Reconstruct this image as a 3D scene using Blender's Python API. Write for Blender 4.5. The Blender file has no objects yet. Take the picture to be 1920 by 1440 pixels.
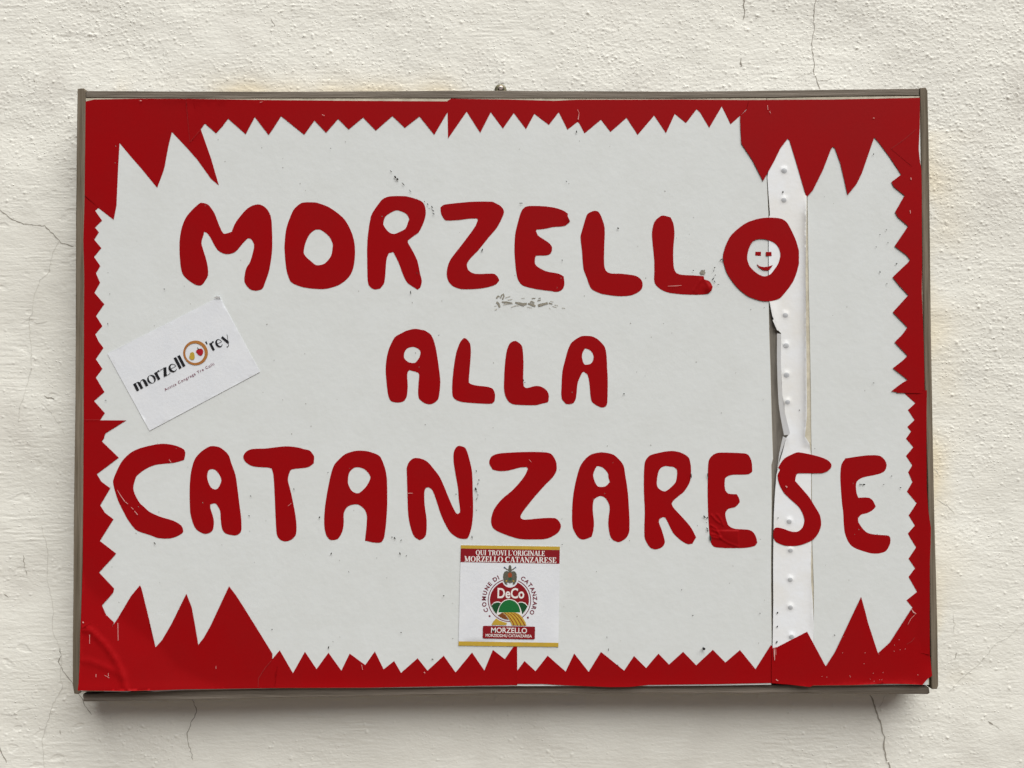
import bpy, math, random
import numpy as np
from mathutils import Vector
from mathutils.geometry import delaunay_2d_cdt

random.seed(7)
rng = np.random.default_rng(11)
scn = bpy.context.scene
col = scn.collection

# ------------------------------------------------------------------ camera, sky, sun, exposure
PITCH = math.radians(1.1)
FPX = 1600.0                       # focal length in photo pixels (photo is 1920 wide)
PANEL_Y = -0.074                   # front of the sign panel; the wall face is y = 0
CAM = Vector((0.0, PANEL_Y - 1.60, 1.6 - 1.60 * math.tan(PITCH)))
cam_d = bpy.data.cameras.new('camera')
cam = bpy.data.objects.new('camera', cam_d)
col.objects.link(cam)
cam.location = CAM
cam.rotation_euler = (math.pi / 2 + PITCH, 0, 0)
cam_d.sensor_width = 36.0
cam_d.lens = 36.0 * FPX / 1920.0
cam_d.clip_start = 0.05
cam_d.clip_end = 200.0
scn.camera = cam

SUN_EL, SUN_AZ = math.radians(60), math.radians(34)      # azimuth: turned from straight-on to the right
world = bpy.data.worlds.new('World')
scn.world = world
world.use_nodes = True
wn = world.node_tree
sky = wn.nodes.new('ShaderNodeTexSky')
sky.sky_type = 'NISHITA'
sky.sun_disc = False
sky.sun_elevation = SUN_EL
sky.sun_rotation = math.pi - SUN_AZ
sky.air_density = 0.05
sky.dust_density = 0.5
sky.ozone_density = 1.0
wn.links.new(sky.outputs[0], wn.nodes['Background'].inputs[0])
wn.nodes['Background'].inputs[1].default_value = 0.05

sun_d = bpy.data.lights.new('sun', 'SUN')
sun_d.energy = 1.5
sun_d.angle = math.radians(62)
sun_d.color = (1.0, 0.985, 0.94)
sun = bpy.data.objects.new('sun', sun_d)
col.objects.link(sun)
sd = Vector((math.sin(SUN_AZ) * math.cos(SUN_EL), -math.cos(SUN_AZ) * math.cos(SUN_EL), math.sin(SUN_EL)))
sun.rotation_euler = sd.to_track_quat('Z', 'Y').to_euler()
sun.location = (1.5, -3, 5)

scn.view_settings.view_transform = 'Standard'
scn.view_settings.look = 'None'
scn.view_settings.gamma = 1.0
scn.view_settings.exposure = 1.95

# ------------------------------------------------------------------ helpers
CP, SP = math.cos(PITCH), math.sin(PITCH)

def at(u, v, y):
    """the point of the vertical plane Y = y seen at photo pixel (u, v)"""
    xc, yc = (u - 960.0) / FPX, -(v - 720.0) / FPX
    t = (y - CAM.y) / (CP - yc * SP)
    return (CAM.x + t * xc, y, CAM.z + t * (yc * CP + SP))

def P(u, v, off=0.0):
    return at(u, v, PANEL_Y - off)

def tag(o, label=None, cat=None, group=None, kind=None):
    if label: o['label'] = label
    if cat: o['category'] = cat
    if group: o['group'] = group
    if kind: o['kind'] = kind
    return o

def empty(name, loc):
    o = bpy.data.objects.new(name, None)
    o.location = loc
    o.empty_display_size = 0.05
    col.objects.link(o)
    return o

def mesh_obj(name, verts, faces, mat, parent=None, smooth=False):
    me = bpy.data.meshes.new(name)
    if parent is not None:
        l = world_loc(parent)
        verts = [(a - l[0], b - l[1], c - l[2]) for a, b, c in verts]
    me.from_pydata(verts, [], faces)
    me.materials.append(mat)
    if smooth:
        me.polygons.foreach_set('use_smooth', [True] * len(me.polygons))
    me.update()
    o = bpy.data.objects.new(name, me)
    col.objects.link(o)
    if parent is not None:
        o.parent = parent
    return o

def world_loc(o):
    v = Vector((0, 0, 0))
    while o is not None:
        v += o.location
        o = o.parent
    return v

def inside(pts, poly):
    pts = np.asarray(pts, float)
    x, y = pts[:, 0], pts[:, 1]
    r = np.zeros(len(pts), bool)
    n = len(poly)
    j = n - 1
    for i in range(n):
        xi, yi = poly[i]
        xj, yj = poly[j]
        if yi != yj:
            c = ((yi > y) != (yj > y)) & (x < (xj - xi) * (y - yi) / (yj - yi) + xi)
            r ^= c
        j = i
    return r

def cdt(solids, holes=(), step=None):
    """triangulate the union of solids minus holes; 2D pixel coordinates"""
    vs, es = [], []
    for poly in list(solids) + list(holes):
        b = len(vs)
        n = len(poly)
        vs += [Vector(p) for p in poly]
        es += [(b + i, b + (i + 1) % n) for i in range(n)]
    if step:
        a = np.array([p for s in solids for p in s])
        gx, gy = np.meshgrid(np.arange(a[:, 0].min() + step / 2, a[:, 0].max(), step),
                             np.arange(a[:, 1].min() + step / 2, a[:, 1].max(), step))
        g = np.stack([gx.ravel(), gy.ravel()], 1) + rng.uniform(-.15, .15, (gx.size, 2)) * step
        k = np.zeros(len(g), bool)
        for s in solids: k |= inside(g, s)
        for h in holes: k &= ~inside(g, h)
        vs += [Vector(p) for p in g[k]]
    V, E, F, _, _, _ = delaunay_2d_cdt(vs, es, [], 0, 1e-4)
    V = np.array([(p.x, p.y) for p in V])
    if not len(F): return V, []
    T = np.array([f for f in F if len(f) == 3])
    c = V[T].mean(1)
    k = np.zeros(len(T), bool)
    for s in solids: k |= inside(c, s)
    for h in holes: k &= ~inside(c, h)
    T = T[k]
    # make faces look at the camera (-Y): counter-clockwise in (x, z) = clockwise in (u, v)
    a, b, d = V[T[:, 0]], V[T[:, 1]], V[T[:, 2]]
    ar = (b[:, 0] - a[:, 0]) * (d[:, 1] - a[:, 1]) - (b[:, 1] - a[:, 1]) * (d[:, 0] - a[:, 0])
    T[ar > 0] = T[ar > 0][:, ::-1]
    return V, T.tolist()

def sheet(name, solids, mat, parent, off=0.0, thick=0.0003, holes=(), relief=None, step=None, smooth=None):
    """a cut sheet of that thickness whose front lies 'off' metres before the panel plane"""
    V, T = cdt(solids, holes, step)
    rl = relief if relief else (lambda u, v: 0.0)
    used = sorted({i for t in T for i in t})
    m = {j: i for i, j in enumerate(used)}
    T = [[m[i] for i in t] for t in T]
    front = [P(V[j][0], V[j][1], off + rl(V[j][0], V[j][1])) for j in used]
    edges = {}
    for t in T:
        for a, b in ((t[0], t[1]), (t[1], t[2]), (t[2], t[0])):
            edges[(a, b)] = 1
    bd = [e for e in edges if (e[1], e[0]) not in edges]
    verts, faces = list(front), [tuple(t) for t in T]
    if thick:
        bi = {}
        def back(i):
            if i not in bi:
                x, y, z = front[i]
                bi[i] = len(verts)
                verts.append((x, y, z)); verts.append((x, y + thick, z))
            return bi[i]
        for a, b in bd:
            ka, kb = back(a), back(b)
            faces.append((kb, ka, ka + 1, kb + 1))
    o = mesh_obj(name, verts, faces, mat, parent)
    if smooth or (smooth is None and relief):
        ps = [True] * len(T) + [False] * (len(faces) - len(T))
        o.data.polygons.foreach_set('use_smooth', ps)
    return o

def soft(poly, sharp=48, sub=3):
    """round a scissor-cut outline: Catmull-Rom through its points, sharp corners kept"""
    n = len(poly)
    A = [Vector(p) for p in poly]
    cor = []
    for i in range(n):
        a, b = A[i] - A[i - 1], A[(i + 1) % n] - A[i]
        if a.length < 1e-6 or b.length < 1e-6:
            cor.append(True)
        else:
            cor.append(math.degrees(a.angle(b)) > sharp)
    out = []
    for i in range(n):
        p1, p2 = A[i], A[(i + 1) % n]
        p0 = A[i - 1] if not cor[i] else p1 - (p2 - p1)
        p3 = A[(i + 2) % n] if not cor[(i + 1) % n] else p2 + (p2 - p1)
        L = (p2 - p1).length
        def tang(a, b):
            t = b - a
            return t.normalized() * L * 0.9 if t.length > 1e-9 else t
        t1, t2 = tang(p0, p2), tang(p1, p3)
        for k in range(sub):
            s = k / sub
            h1 = 2 * s**3 - 3 * s**2 + 1; h2 = s**3 - 2 * s**2 + s
            h3 = -2 * s**3 + 3 * s**2; h4 = s**3 - s**2
            out.append(tuple(p1 * h1 + t1 * h2 + p2 * h3 + t2 * h4))
    return out

def ell(cx, cy, rx, ry, n=28, rot=0.0):
    c, s = math.cos(rot), math.sin(rot)
    return [(cx + rx * math.cos(t) * c - ry * math.sin(t) * s, cy + rx * math.cos(t) * s + ry * math.sin(t) * c)
            for t in (2 * math.pi * i / n for i in range(n))]

def ribbon(pts, w):
    """outline of a stroke through pts; w one width or one per point"""
    n = len(pts)
    if not hasattr(w, '__len__'): w = [w] * n
    A = [Vector(p) for p in pts]
    l, r = [], []
    for i in range(n):
        d = (A[min(i + 1, n - 1)] - A[max(i - 1, 0)])
        d = d.normalized() if d.length > 1e-9 else Vector((1, 0))
        nn = Vector((-d.y, d.x)) * (w[i] / 2)
        l.append(tuple(A[i] + nn)); r.append(tuple(A[i] - nn))
    return l + r[::-1]

# ------------------------------------------------------------------ materials
def mat(name, c, rough=0.6, spec=0.4, var=0.0, c2=None, scale=12.0, bump=0.0, bscale=200.0, stretch=None, detail=4.0, metal=0.0, coat=0.0):
    m = bpy.data.materials.new(name)
    m.use_nodes = True
    nt = m.node_tree
    b = nt.nodes['Principled BSDF']
    b.inputs['Base Color'].default_value = (*c, 1)
    b.inputs['Roughness'].default_value = rough
    b.inputs['Specular IOR Level'].default_value = spec
    b.inputs['Metallic'].default_value = metal
    if coat:
        b.inputs['Coat Weight'].default_value = coat
        b.inputs['Coat Roughness'].default_value = 0.25
    if var or bump:
        tc = nt.nodes.new('ShaderNodeNewGeometry')
        mp = nt.nodes.new('ShaderNodeMapping')
        if stretch: mp.inputs['Scale'].default_value = stretch
        nt.links.new(tc.outputs['Position'], mp.inputs['Vector'])
    if var:
        n = nt.nodes.new('ShaderNodeTexNoise')
        n.inputs['Scale'].default_value = scale
        n.inputs['Detail'].default_value = detail
        n.inputs['Roughness'].default_value = 0.65
        nt.links.new(mp.outputs[0], n.inputs['Vector'])
        r = nt.nodes.new('ShaderNodeMapRange')
        r.inputs['From Min'].default_value = 0.35
        r.inputs['From Max'].default_value = 0.68
        r.inputs['To Max'].default_value = var
        nt.links.new(n.outputs['Fac'], r.inputs['Value'])
        mx = nt.nodes.new('ShaderNodeMix')
        mx.data_type = 'RGBA'
        mx.inputs[6].default_value = (*c, 1)
        mx.inputs[7].default_value = (*(c2 or c), 1)
        nt.links.new(r.outputs[0], mx.inputs[0])
        nt.links.new(mx.outputs[2], b.inputs['Base Color'])
    if bump:
        n2 = nt.nodes.new('ShaderNodeTexNoise')
        n2.inputs['Scale'].default_value = bscale
        n2.inputs['Detail'].default_value = 3.0
        nt.links.new(mp.outputs[0], n2.inputs['Vector'])
        bp = nt.nodes.new('ShaderNodeBump')
        bp.inputs['Strength'].default_value = 1.0
        bp.inputs['Distance'].default_value = bump
        nt.links.new(n2.outputs['Fac'], bp.inputs['Height'])
        nt.links.new(bp.outputs[0], b.inputs['Normal'])
    return m

RED = mat('red_vinyl', (0.285, 0.0028, 0.0045), rough=0.48, spec=0.05, var=0.5, c2=(0.255, 0.0055, 0.0068), scale=9, bump=0.00010, bscale=150)
WHITE = mat('white_paper', (0.645, 0.675, 0.675), rough=0.55, spec=0.25, var=0.55, c2=(0.60, 0.625, 0.615), scale=14, bump=0.00025, bscale=90)
STRIPW = mat('bright_paper', (0.77, 0.80, 0.84), rough=0.5, spec=0.35, var=0.6, c2=(0.70, 0.68, 0.62), scale=10, bump=0.0002, bscale=120)
STICKW = mat('sticker_paper', (0.70, 0.725, 0.76), rough=0.45, spec=0.3, var=0.5, c2=(0.63, 0.66, 0.71), scale=25, bump=0.0002, bscale=160)
CREAM = mat('cream_board', (0.60, 0.56, 0.45), rough=0.75, var=0.7, c2=(0.36, 0.33, 0.25), scale=60)
WOODH = mat('weathered_wood_across', (0.235, 0.205, 0.172), rough=0.8, spec=0.2, var=1.0, c2=(0.105, 0.088, 0.068), scale=70, bump=0.0009, bscale=300, stretch=(0.07, 1, 2.2), detail=8)
WOODV = mat('weathered_wood_upright', (0.205, 0.172, 0.130), rough=0.8, spec=0.2, var=1.0, c2=(0.090, 0.072, 0.048), scale=70, bump=0.0009, bscale=300, stretch=(2.2, 1, 0.07), detail=8)
BATTEN = mat('grey_batten_wood', (0.24, 0.22, 0.19), rough=0.85, spec=0.2, var=1.0, c2=(0.12, 0.11, 0.095), scale=60, stretch=(1.5, 1, 0.15), detail=8, bump=0.0003, bscale=300)
DARK = mat('dark_dirt', (0.035, 0.033, 0.030), rough=0.9, spec=0.1)
GREYD = mat('grey_dirt', (0.22, 0.21, 0.185), rough=0.9, spec=0.1)
BROWND = mat('scuff_brown', (0.32, 0.30, 0.25), rough=0.9, spec=0.1, var=1.0, c2=(0.19, 0.18, 0.15), scale=300)
FAINT = mat('faint_scuff', (0.50, 0.49, 0.44), rough=0.9, spec=0.1)
PINK = mat('scratched_vinyl', (0.62, 0.30, 0.28), rough=0.7)
BLACKINK = mat('black_ink', (0.008, 0.008, 0.010), rough=0.5)
MAROON = mat('maroon_ink', (0.16, 0.012, 0.03), rough=0.5)
PLUM = mat('plum_ink', (0.20, 0.05, 0.09), rough=0.5)
DRED = mat('dark_red_ink', (0.22, 0.004, 0.010), rough=0.45)
WINK = mat('white_ink', (0.74, 0.72, 0.70), rough=0.5)
ORANGE = mat('orange_ink', (0.40, 0.165, 0.035), rough=0.5, var=1, c2=(0.33, 0.13, 0.035), scale=60)
YELLOW = mat('yellow_ink', (0.52, 0.34, 0.035), rough=0.5, var=1, c2=(0.44, 0.30, 0.04), scale=60)
FRUITR = mat('pepper_red_ink', (0.36, 0.004, 0.015), rough=0.5)
GREEN = mat('green_ink', (0.006, 0.135, 0.030), rough=0.5)
DGREEN = mat('dark_green_ink', (0.004, 0.062, 0.018), rough=0.5)
BROWNI = mat('brown_ink', (0.19, 0.055, 0.010), rough=0.5)
STONE = mat('emblem_grey_ink', (0.055, 0.055, 0.045), rough=0.5, var=1, c2=(0.16, 0.15, 0.11), scale=900)
BLUEI = mat('blue_ink', (0.03, 0.05, 0.14), rough=0.5)
METAL = mat('old_brass', (0.20, 0.18, 0.11), rough=0.45, metal=0.8, var=1, c2=(0.07, 0.065, 0.045), scale=300)
STEEL = mat('screw_steel', (0.60, 0.52, 0.47), rough=0.4, metal=0.6)
CRACK = mat('crack_dark', (0.33, 0.31, 0.27), rough=0.95, spec=0.0)  # dark grey-brown of the stronger cracks
CRACKF = mat('hairline_crack', (0.61, 0.60, 0.55), rough=0.95, spec=0.0)
NAILM = mat('black_nail_paint', (0.012, 0.012, 0.013), rough=0.4)

# ------------------------------------------------------------------ unseen ground sheet, added to bounce warm light up under the sign
gm = mat('bounce_ground', (0.105, 0.074, 0.034), rough=0.9, spec=0.1, var=0.6, c2=(0.080, 0.058, 0.030), scale=4)
ground = mesh_obj('ground', [(-60, -60, 0), (60, -60, 0), (60, 0.5, 0), (-60, 0.5, 0)], [(0, 1, 2, 3)], gm)
tag(ground, kind='structure')

# ------------------------------------------------------------------ the plaster wall
H = 0.0013
X0, X1, Z0, Z1 = -1.03, 1.03, 0.82, 2.39
NX, NZ = int((X1 - X0) / H), int((Z1 - Z0) / H)
KX = np.fft.rfftfreq(NX, H)[None, :]
KZ = np.fft.fftfreq(NZ, H)[:, None]

def field(lx, lz, pw=2.0, seed=None):
    """random field with correlation lengths lx, lz (metres), unit deviation"""
    r = np.random.default_rng(seed)
    w = np.fft.rfft2(r.standard_normal((NZ, NX)))
    k2 = (KX * lx) ** 2 + (KZ * lz) ** 2
    f = np.fft.irfft2(w * np.exp(-k2 * pw), s=(NZ, NX))
    return (f - f.mean()) / f.std()

def gauss_blur(a, s):
    return np.fft.irfft2(np.fft.rfft2(a) * np.exp(-2 * (math.pi * s) ** 2 * (KX ** 2 + KZ ** 2)), s=(NZ, NX))

gxx = X0 + (np.arange(NX) + 0.5) * (X1 - X0) / NX
gzz = Z0 + (np.arange(NZ) + 0.5) * (Z1 - Z0) / NZ
GX, GZ = np.meshgrid(gxx, gzz)
mask = field(0.16, 0.11, seed=3)
top = 1 / (1 + np.exp(-(GZ - 2.02) / 0.07))             # the roller stipple is heaviest above the sign
right = 1 / (1 + np.exp(-(GX - 0.86) / 0.05)) * (1 / (1 + np.exp(-(GZ - 1.45) / 0.08)))
rough = np.clip(0.22 + 0.16 * mask + 0.62 * top + 0.62 * right, 0.06, 1.15)
height = 0.0014 * field(0.22, 0.16, seed=1)
height += 0.00022 * field(0.05, 0.035, seed=2)
brush = field(0.030, 0.0032, seed=4) + 0.7 * field(0.055, 0.005, seed=5)
bmask = np.clip(0.55 + 0.35 * field(0.12, 0.07, seed=14), 0.1, 1.3)
height += 0.000088 * brush * bmask * (1.2 - 0.6 * np.clip(rough, 0, 1))
height += (0.45 + 0.35 * rough) * 0.00012 * field(0.0105, 0.0042, seed=6)
height += (0.25 + rough) * 0.00007 * field(0.0048, 0.0030, seed=7)
blob = np.maximum(field(0.0062, 0.0052, seed=8) - 0.9, 0)
height += rough * 0.00022 * blob
imp = np.zeros((NZ, NX))
dens = np.clip(rough, 0, 1) ** 1.7
for n_, s_, h_ in ((26000, 0.0010, 0.00085), (12000, 0.0014, 0.0012), (1500, 0.0019, 0.0016)):
    a = np.zeros((NZ, NX))
    ix = rng.integers(0, NX, n_); iz = rng.integers(0, NZ, n_)
    k = rng.random(n_) < dens[iz, ix]
    a[iz[k], ix[k]] += rng.uniform(0.3, 1.0, k.sum())
    g = gauss_blur(a, s_)
    unit = np.zeros((NZ, NX)); unit[NZ // 2, NX // 2] = 1
    height += h_ * g / gauss_blur(unit, s_).max()
flake = np.clip(field(0.028, 0.016, seed=9) - 1.9, 0, 0.5)
height -= 0.0012 * flake * (GX < -0.8)

def wall_h(x, z):
    i = min(max(int((x - X0) / (X1 - X0) * NX), 0), NX - 1)
    j = min(max(int((z - Z0) / (Z1 - Z0) * NZ), 0), NZ - 1)
    return height[j, i]

# yellower wall colour beside and above the frame, fading outward unevenly
def px_map(u, v):
    x, _, z = at(u, v, 0.0)
    return x, z
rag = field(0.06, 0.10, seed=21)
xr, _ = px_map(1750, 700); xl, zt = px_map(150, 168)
yellow_tint = np.exp(-np.clip(GX - xr, 0, 9) / 0.034) * (GX > xr - 0.02) * (GZ < 2.10) * (GZ > 1.02) * (0.55 + 0.40 * rag)
yellow_tint += np.exp(-np.clip(GZ - zt, 0, 9) / 0.018) * (GZ > zt - 0.02) * (np.abs(GX + 0.42) < 0.36) * (0.55 + 0.3 * rag)
yellow_tint = np.clip(gauss_blur(yellow_tint, 0.006), 0, 1)
grime = np.clip(0.5 * field(0.09, 0.14, seed=22) - 0.35, 0, 1) * 0.5

keep = np.ones((NZ, NX), bool)
bx0, bz1 = px_map(205, 230); bx1, bz0 = px_map(1690, 1245)
inner = (GX > bx0) & (GX < bx1) & (GZ > bz0) & (GZ < bz1)
keep = ~inner
idx = -np.ones((NZ, NX), np.int64)
idx[keep] = np.arange(keep.sum())
vx = np.stack([GX[keep], -height[keep], GZ[keep]], 1)
q = np.stack([idx[:-1, :-1], idx[:-1, 1:], idx[1:, 1:], idx[1:, :-1]], -1).reshape(-1, 4)
q = q[(q >= 0).all(1)]
col_a = np.stack([yellow_tint[keep], grime[keep], np.clip(rough[keep], 0, 1), np.ones(keep.sum())], 1)
# coarse sheet behind the sign and out past the edges of the picture
big = [(-4.0, 0.0), (X0 + 0.004, 0.0), (X1 - 0.004, 0.0), (4.0, 0.0)]
ext_v, ext_f = [], []
def quad(xa, xb, za, zb, y):
    b = len(vx) + len(ext_v)
    ext_v.extend([(xa, y, za), (xb, y, za), (xb, y, zb), (xa, y, zb)])
    ext_f.append((b, b + 1, b + 2, b + 3))
e = 0.006
quad(bx0 - e, bx1 + e, bz0 - e, bz1 + e, 0.0035)
quad(-4, X0 + e, -0.2, 4.0, 0.0012)
quad(X1 - e, 4, -0.2, 4.0, 0.0012)
quad(X0 + e, X1 - e, -0.2, Z0 + e, 0.0012)
quad(X0 + e, X1 - e, Z1 - e, 4.0, 0.0012)
allv = np.concatenate([vx, np.array(ext_v)])
allf = np.concatenate([q, np.array(ext_f)])
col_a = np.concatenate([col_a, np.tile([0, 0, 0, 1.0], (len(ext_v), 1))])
wm = bpy.data.meshes.new('plaster_wall')
wm.vertices.add(len(allv)); wm.vertices.foreach_set('co', allv.astype(np.float32).ravel())
wm.loops.add(len(allf) * 4); wm.loops.foreach_set('vertex_index', allf.astype(np.int32).ravel())
wm.polygons.add(len(allf)); wm.polygons.foreach_set('loop_start', np.arange(0, len(allf) * 4, 4, dtype=np.int32))
wm.polygons.foreach_set('use_smooth', np.ones(len(allf), bool))
wm.update(calc_edges=True)
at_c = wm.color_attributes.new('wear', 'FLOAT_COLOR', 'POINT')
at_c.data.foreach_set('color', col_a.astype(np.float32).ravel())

PL = bpy.data.materials.new('rough_plaster')
PL.use_nodes = True
nt = PL.node_tree
b = nt.nodes['Principled BSDF']
b.inputs['Roughness'].default_value = 0.85
b.inputs['Specular IOR Level'].default_value = 0.2
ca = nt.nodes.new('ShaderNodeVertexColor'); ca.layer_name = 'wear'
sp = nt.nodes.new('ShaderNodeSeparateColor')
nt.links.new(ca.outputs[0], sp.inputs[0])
geo = nt.nodes.new('ShaderNodeNewGeometry')
nz = nt.nodes.new('ShaderNodeTexNoise'); nz.inputs['Scale'].default_value = 5.0; nz.inputs['Detail'].default_value = 7.0
nt.links.new(geo.outputs['Position'], nz.inputs['Vector'])
rp = nt.nodes.new('ShaderNodeMix'); rp.data_type = 'RGBA'
rp.inputs[6].default_value = (0.775, 0.772, 0.715, 1); rp.inputs[7].default_value = (0.738, 0.733, 0.675, 1)
nt.links.new(nz.outputs['Fac'], rp.inputs[0])
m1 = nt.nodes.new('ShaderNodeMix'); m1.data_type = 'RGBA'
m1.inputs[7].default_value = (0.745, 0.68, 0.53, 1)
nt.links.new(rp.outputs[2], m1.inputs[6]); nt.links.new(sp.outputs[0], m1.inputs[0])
m2 = nt.nodes.new('ShaderNodeMix'); m2.data_type = 'RGBA'
m2.inputs[7].default_value = (0.60, 0.58, 0.53, 1)
nt.links.new(m1.outputs[2], m2.inputs[6]); nt.links.new(sp.outputs[1], m2.inputs[0])
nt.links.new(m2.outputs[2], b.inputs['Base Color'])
nb = nt.nodes.new('ShaderNodeTexNoise'); nb.inputs['Scale'].default_value = 420.0; nb.inputs['Detail'].default_value = 3.0
mpp = nt.nodes.new('ShaderNodeMapping'); mpp.inputs['Scale'].default_value = (0.45, 1, 1.2)
nt.links.new(geo.outputs['Position'], mpp.inputs['Vector']); nt.links.new(mpp.outputs[0], nb.inputs['Vector'])
bp = nt.nodes.new('ShaderNodeBump'); bp.inputs['Distance'].default_value = 0.0005; bp.inputs['Strength'].default_value = 0.8
nt.links.new(nb.outputs['Fac'], bp.inputs['Height'])
prev = bp
for sc_, thr in ((150.0, 0.50), (260.0, 0.58)):                # sand grains standing proud in the paint, denser where the wall is rough
    vo = nt.nodes.new('ShaderNodeTexVoronoi'); vo.inputs['Scale'].default_value = sc_; vo.inputs['Randomness'].default_value = 1.0
    nt.links.new(geo.outputs['Position'], vo.inputs['Vector'])
    sh = nt.nodes.new('ShaderNodeMapRange'); sh.interpolation_type = 'SMOOTHSTEP'
    sh.inputs['From Min'].default_value = 0.30; sh.inputs['From Max'].default_value = 0.0
    nt.links.new(vo.outputs['Distance'], sh.inputs['Value'])
    sc3 = nt.nodes.new('ShaderNodeSeparateColor'); nt.links.new(vo.outputs['Color'], sc3.inputs[0])
    ad = nt.nodes.new('ShaderNodeMath'); ad.operation = 'MULTIPLY_ADD'; ad.inputs[1].default_value = 0.62; 
    nt.links.new(sp.outputs[2], ad.inputs[0]); nt.links.new(sc3.outputs[0], ad.inputs[2])
    gt = nt.nodes.new('ShaderNodeMapRange'); gt.inputs['From Min'].default_value = thr + 0.42; gt.inputs['From Max'].default_value = thr + 0.75
    nt.links.new(ad.outputs[0], gt.inputs['Value'])
    mu = nt.nodes.new('ShaderNodeMath'); mu.operation = 'MULTIPLY'
    nt.links.new(sh.outputs[0], mu.inputs[0]); nt.links.new(gt.outputs[0], mu.inputs[1])
    b2 = nt.nodes.new('ShaderNodeBump'); b2.inputs['Distance'].default_value = 0.12 / sc_; b2.inputs['Strength'].default_value = 1.0
    nt.links.new(mu.outputs[0], b2.inputs['Height']); nt.links.new(prev.outputs[0], b2.inputs['Normal'])
    prev = b2
nt.links.new(prev.outputs[0], b.inputs['Normal'])
wm.materials.append(PL)
wall = bpy.data.objects.new('plaster_wall', wm)
col.objects.link(wall)
tag(wall, 'rough cream plaster wall with hairline cracks behind the framed sign', 'wall')

def crack(pts, w, m=CRACK, jit=1.4):
    """a crack drawn on the wall: an uneven dark sliver lying just on the plaster"""
    fine = []
    for (a, b_) in zip(pts[:-1], pts[1:]):
        n = max(2, int(math.dist(a, b_) / 5))
        for i in range(n):
            t = i / n
            fine.append((a[0] + (b_[0] - a[0]) * t + random.uniform(-jit, jit), a[1] + (b_[1] - a[1]) * t + random.uniform(-jit, jit) * .5))
    fine.append(pts[-1])
    ws = [w * random.uniform(0.45, 1.25) for _ in fine]
    ws[0] *= .3; ws[-1] *= .3
    r = ribbon(fine, ws)
    n = len(fine)
    vs = []
    for (u, v) in r:
        x, _, z = at(u, v, 0.0)
        vs.append((x, -wall_h(x, z) - 0.0005, z))
    fs = [(i, i + 1, 2 * n - 2 - i, 2 * n - 1 - i) for i in range(n - 1)]
    mesh_obj('crack', vs, fs, m, wall)

crack([(1531, -8), (1528, 22), (1526, 45), (1529, 54), (1524, 70), (1523, 92), (1526, 112), (1526, 134), (1531, 155), (1537, 168)], 1.4)
crack([(1397, -8), (1396, 12), (1397, 25), (1394, 36)], 2.2)
crack([(1391, 108), (1390, 118), (1392, 125)], 2.6)
crack([(1526, 134), (1516, 138), (1492, 147)], 1.0, CRACKF)
crack([(1531, 150), (1545, 151), (1560, 148)], 1.0, CRACKF)
crack([(-4, 388), (20, 410), (45, 420), (85, 424), (100, 438), (115, 455), (140, 463)], 1.5)
crack([(112, 452), (98, 478), (94, 510), (76, 525), (66, 550), (60, 585), (54, 600), (56, 640), (60, 690), (52, 720), (40, 760), (36, 790)], 1.0, CRACKF)
crack([(54, 600), (70, 607), (88, 602)], 1.1, CRACKF)
crack([(80, 755), (95, 770), (110, 790), (124, 815)], 1.0, CRACKF)
crack([(78, 985), (90, 1040), (86, 1085), (100, 1140), (98, 1180), (112, 1215), (117, 1238), (113, 1260), (118, 1290), (100, 1320), (86, 1360), (78, 1390), (84, 1450)], 1.2, CRACKF)
crack([(112, 1215), (116, 1228), (110, 1240), (116, 1252), (132, 1274), (150, 1302), (160, 1322), (172, 1340)], 1.7)
crack([(361, 1313), (364, 1322), (368, 1335), (358, 1356), (352, 1370), (350, 1385), (356, 1405), (362, 1425)], 1.5)
crack([(1632, 1303), (1640, 1325), (1650, 1352), (1655, 1372), (1659, 1382), (1656, 1395), (1660, 1420), (1666, 1430), (1668, 1446)], 3.0)
crack([(1660, 1303), (1654, 1318), (1646, 1328)], 1.2, CRACKF)
crack([(1925, 1162), (1905, 1180), (1890, 1196), (1868, 1205), (1850, 1228), (1830, 1250), (1800, 1275), (1780, 1298)], 1.2, CRACKF)
crack([(1792, 1223), (1790, 1236)], 1.6)
crack([(1852, 1352), (1862, 1358)], 2.4)
crack([(1862, 1358), (1880, 1370)], 1.0, CRACKF)
crack([(44, 1040), (46, 1062), (50, 1080)], 1.2)
crack([(0, 1400), (5, 1414), (12, 1430)], 2.2)
crack([(0, 1337), (20, 1342), (40, 1330), (60, 1328)], 1.2, CRACKF)
crack([(8, 1113), (16, 1120)], 2.0)
crack([(112, 1368), (113, 1378)], 1.3)
crack([(508, 36), (516, 50)], 1.5)
crack([(64, 148), (66, 154)], 2.6); crack([(64, 168), (67, 172)], 1.8)
crack([(86, 742), (96, 747), (103, 752)], 1.8, jit=3)
crack([(78, 797), (80, 799)], 2.4)
crack([(1820, 885), (1828, 896)], 1.2, CRACKF)
crack([(1752, 878), (1760, 890)], 1.2, CRACKF)
crack([(1755, 935), (1778, 950), (1790, 962)], 1.2, CRACKF)
crack([(1786, 1150), (1790, 1170), (1787, 1185)], 1.0, CRACKF)
crack([(928, 155), (935, 152), (944, 156)], 4.0, CRACKF, jit=0.8)

# ------------------------------------------------------------------ the framed sign
sign = empty('framed_sign', P(950, 1300, -PANEL_Y * 0 - 0.03))
tag(sign, 'large framed white sign with ragged red border and red cut-out words', 'sign')

def g(u, a, s):
    return math.exp(-((u - a) / s) ** 2)

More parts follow.
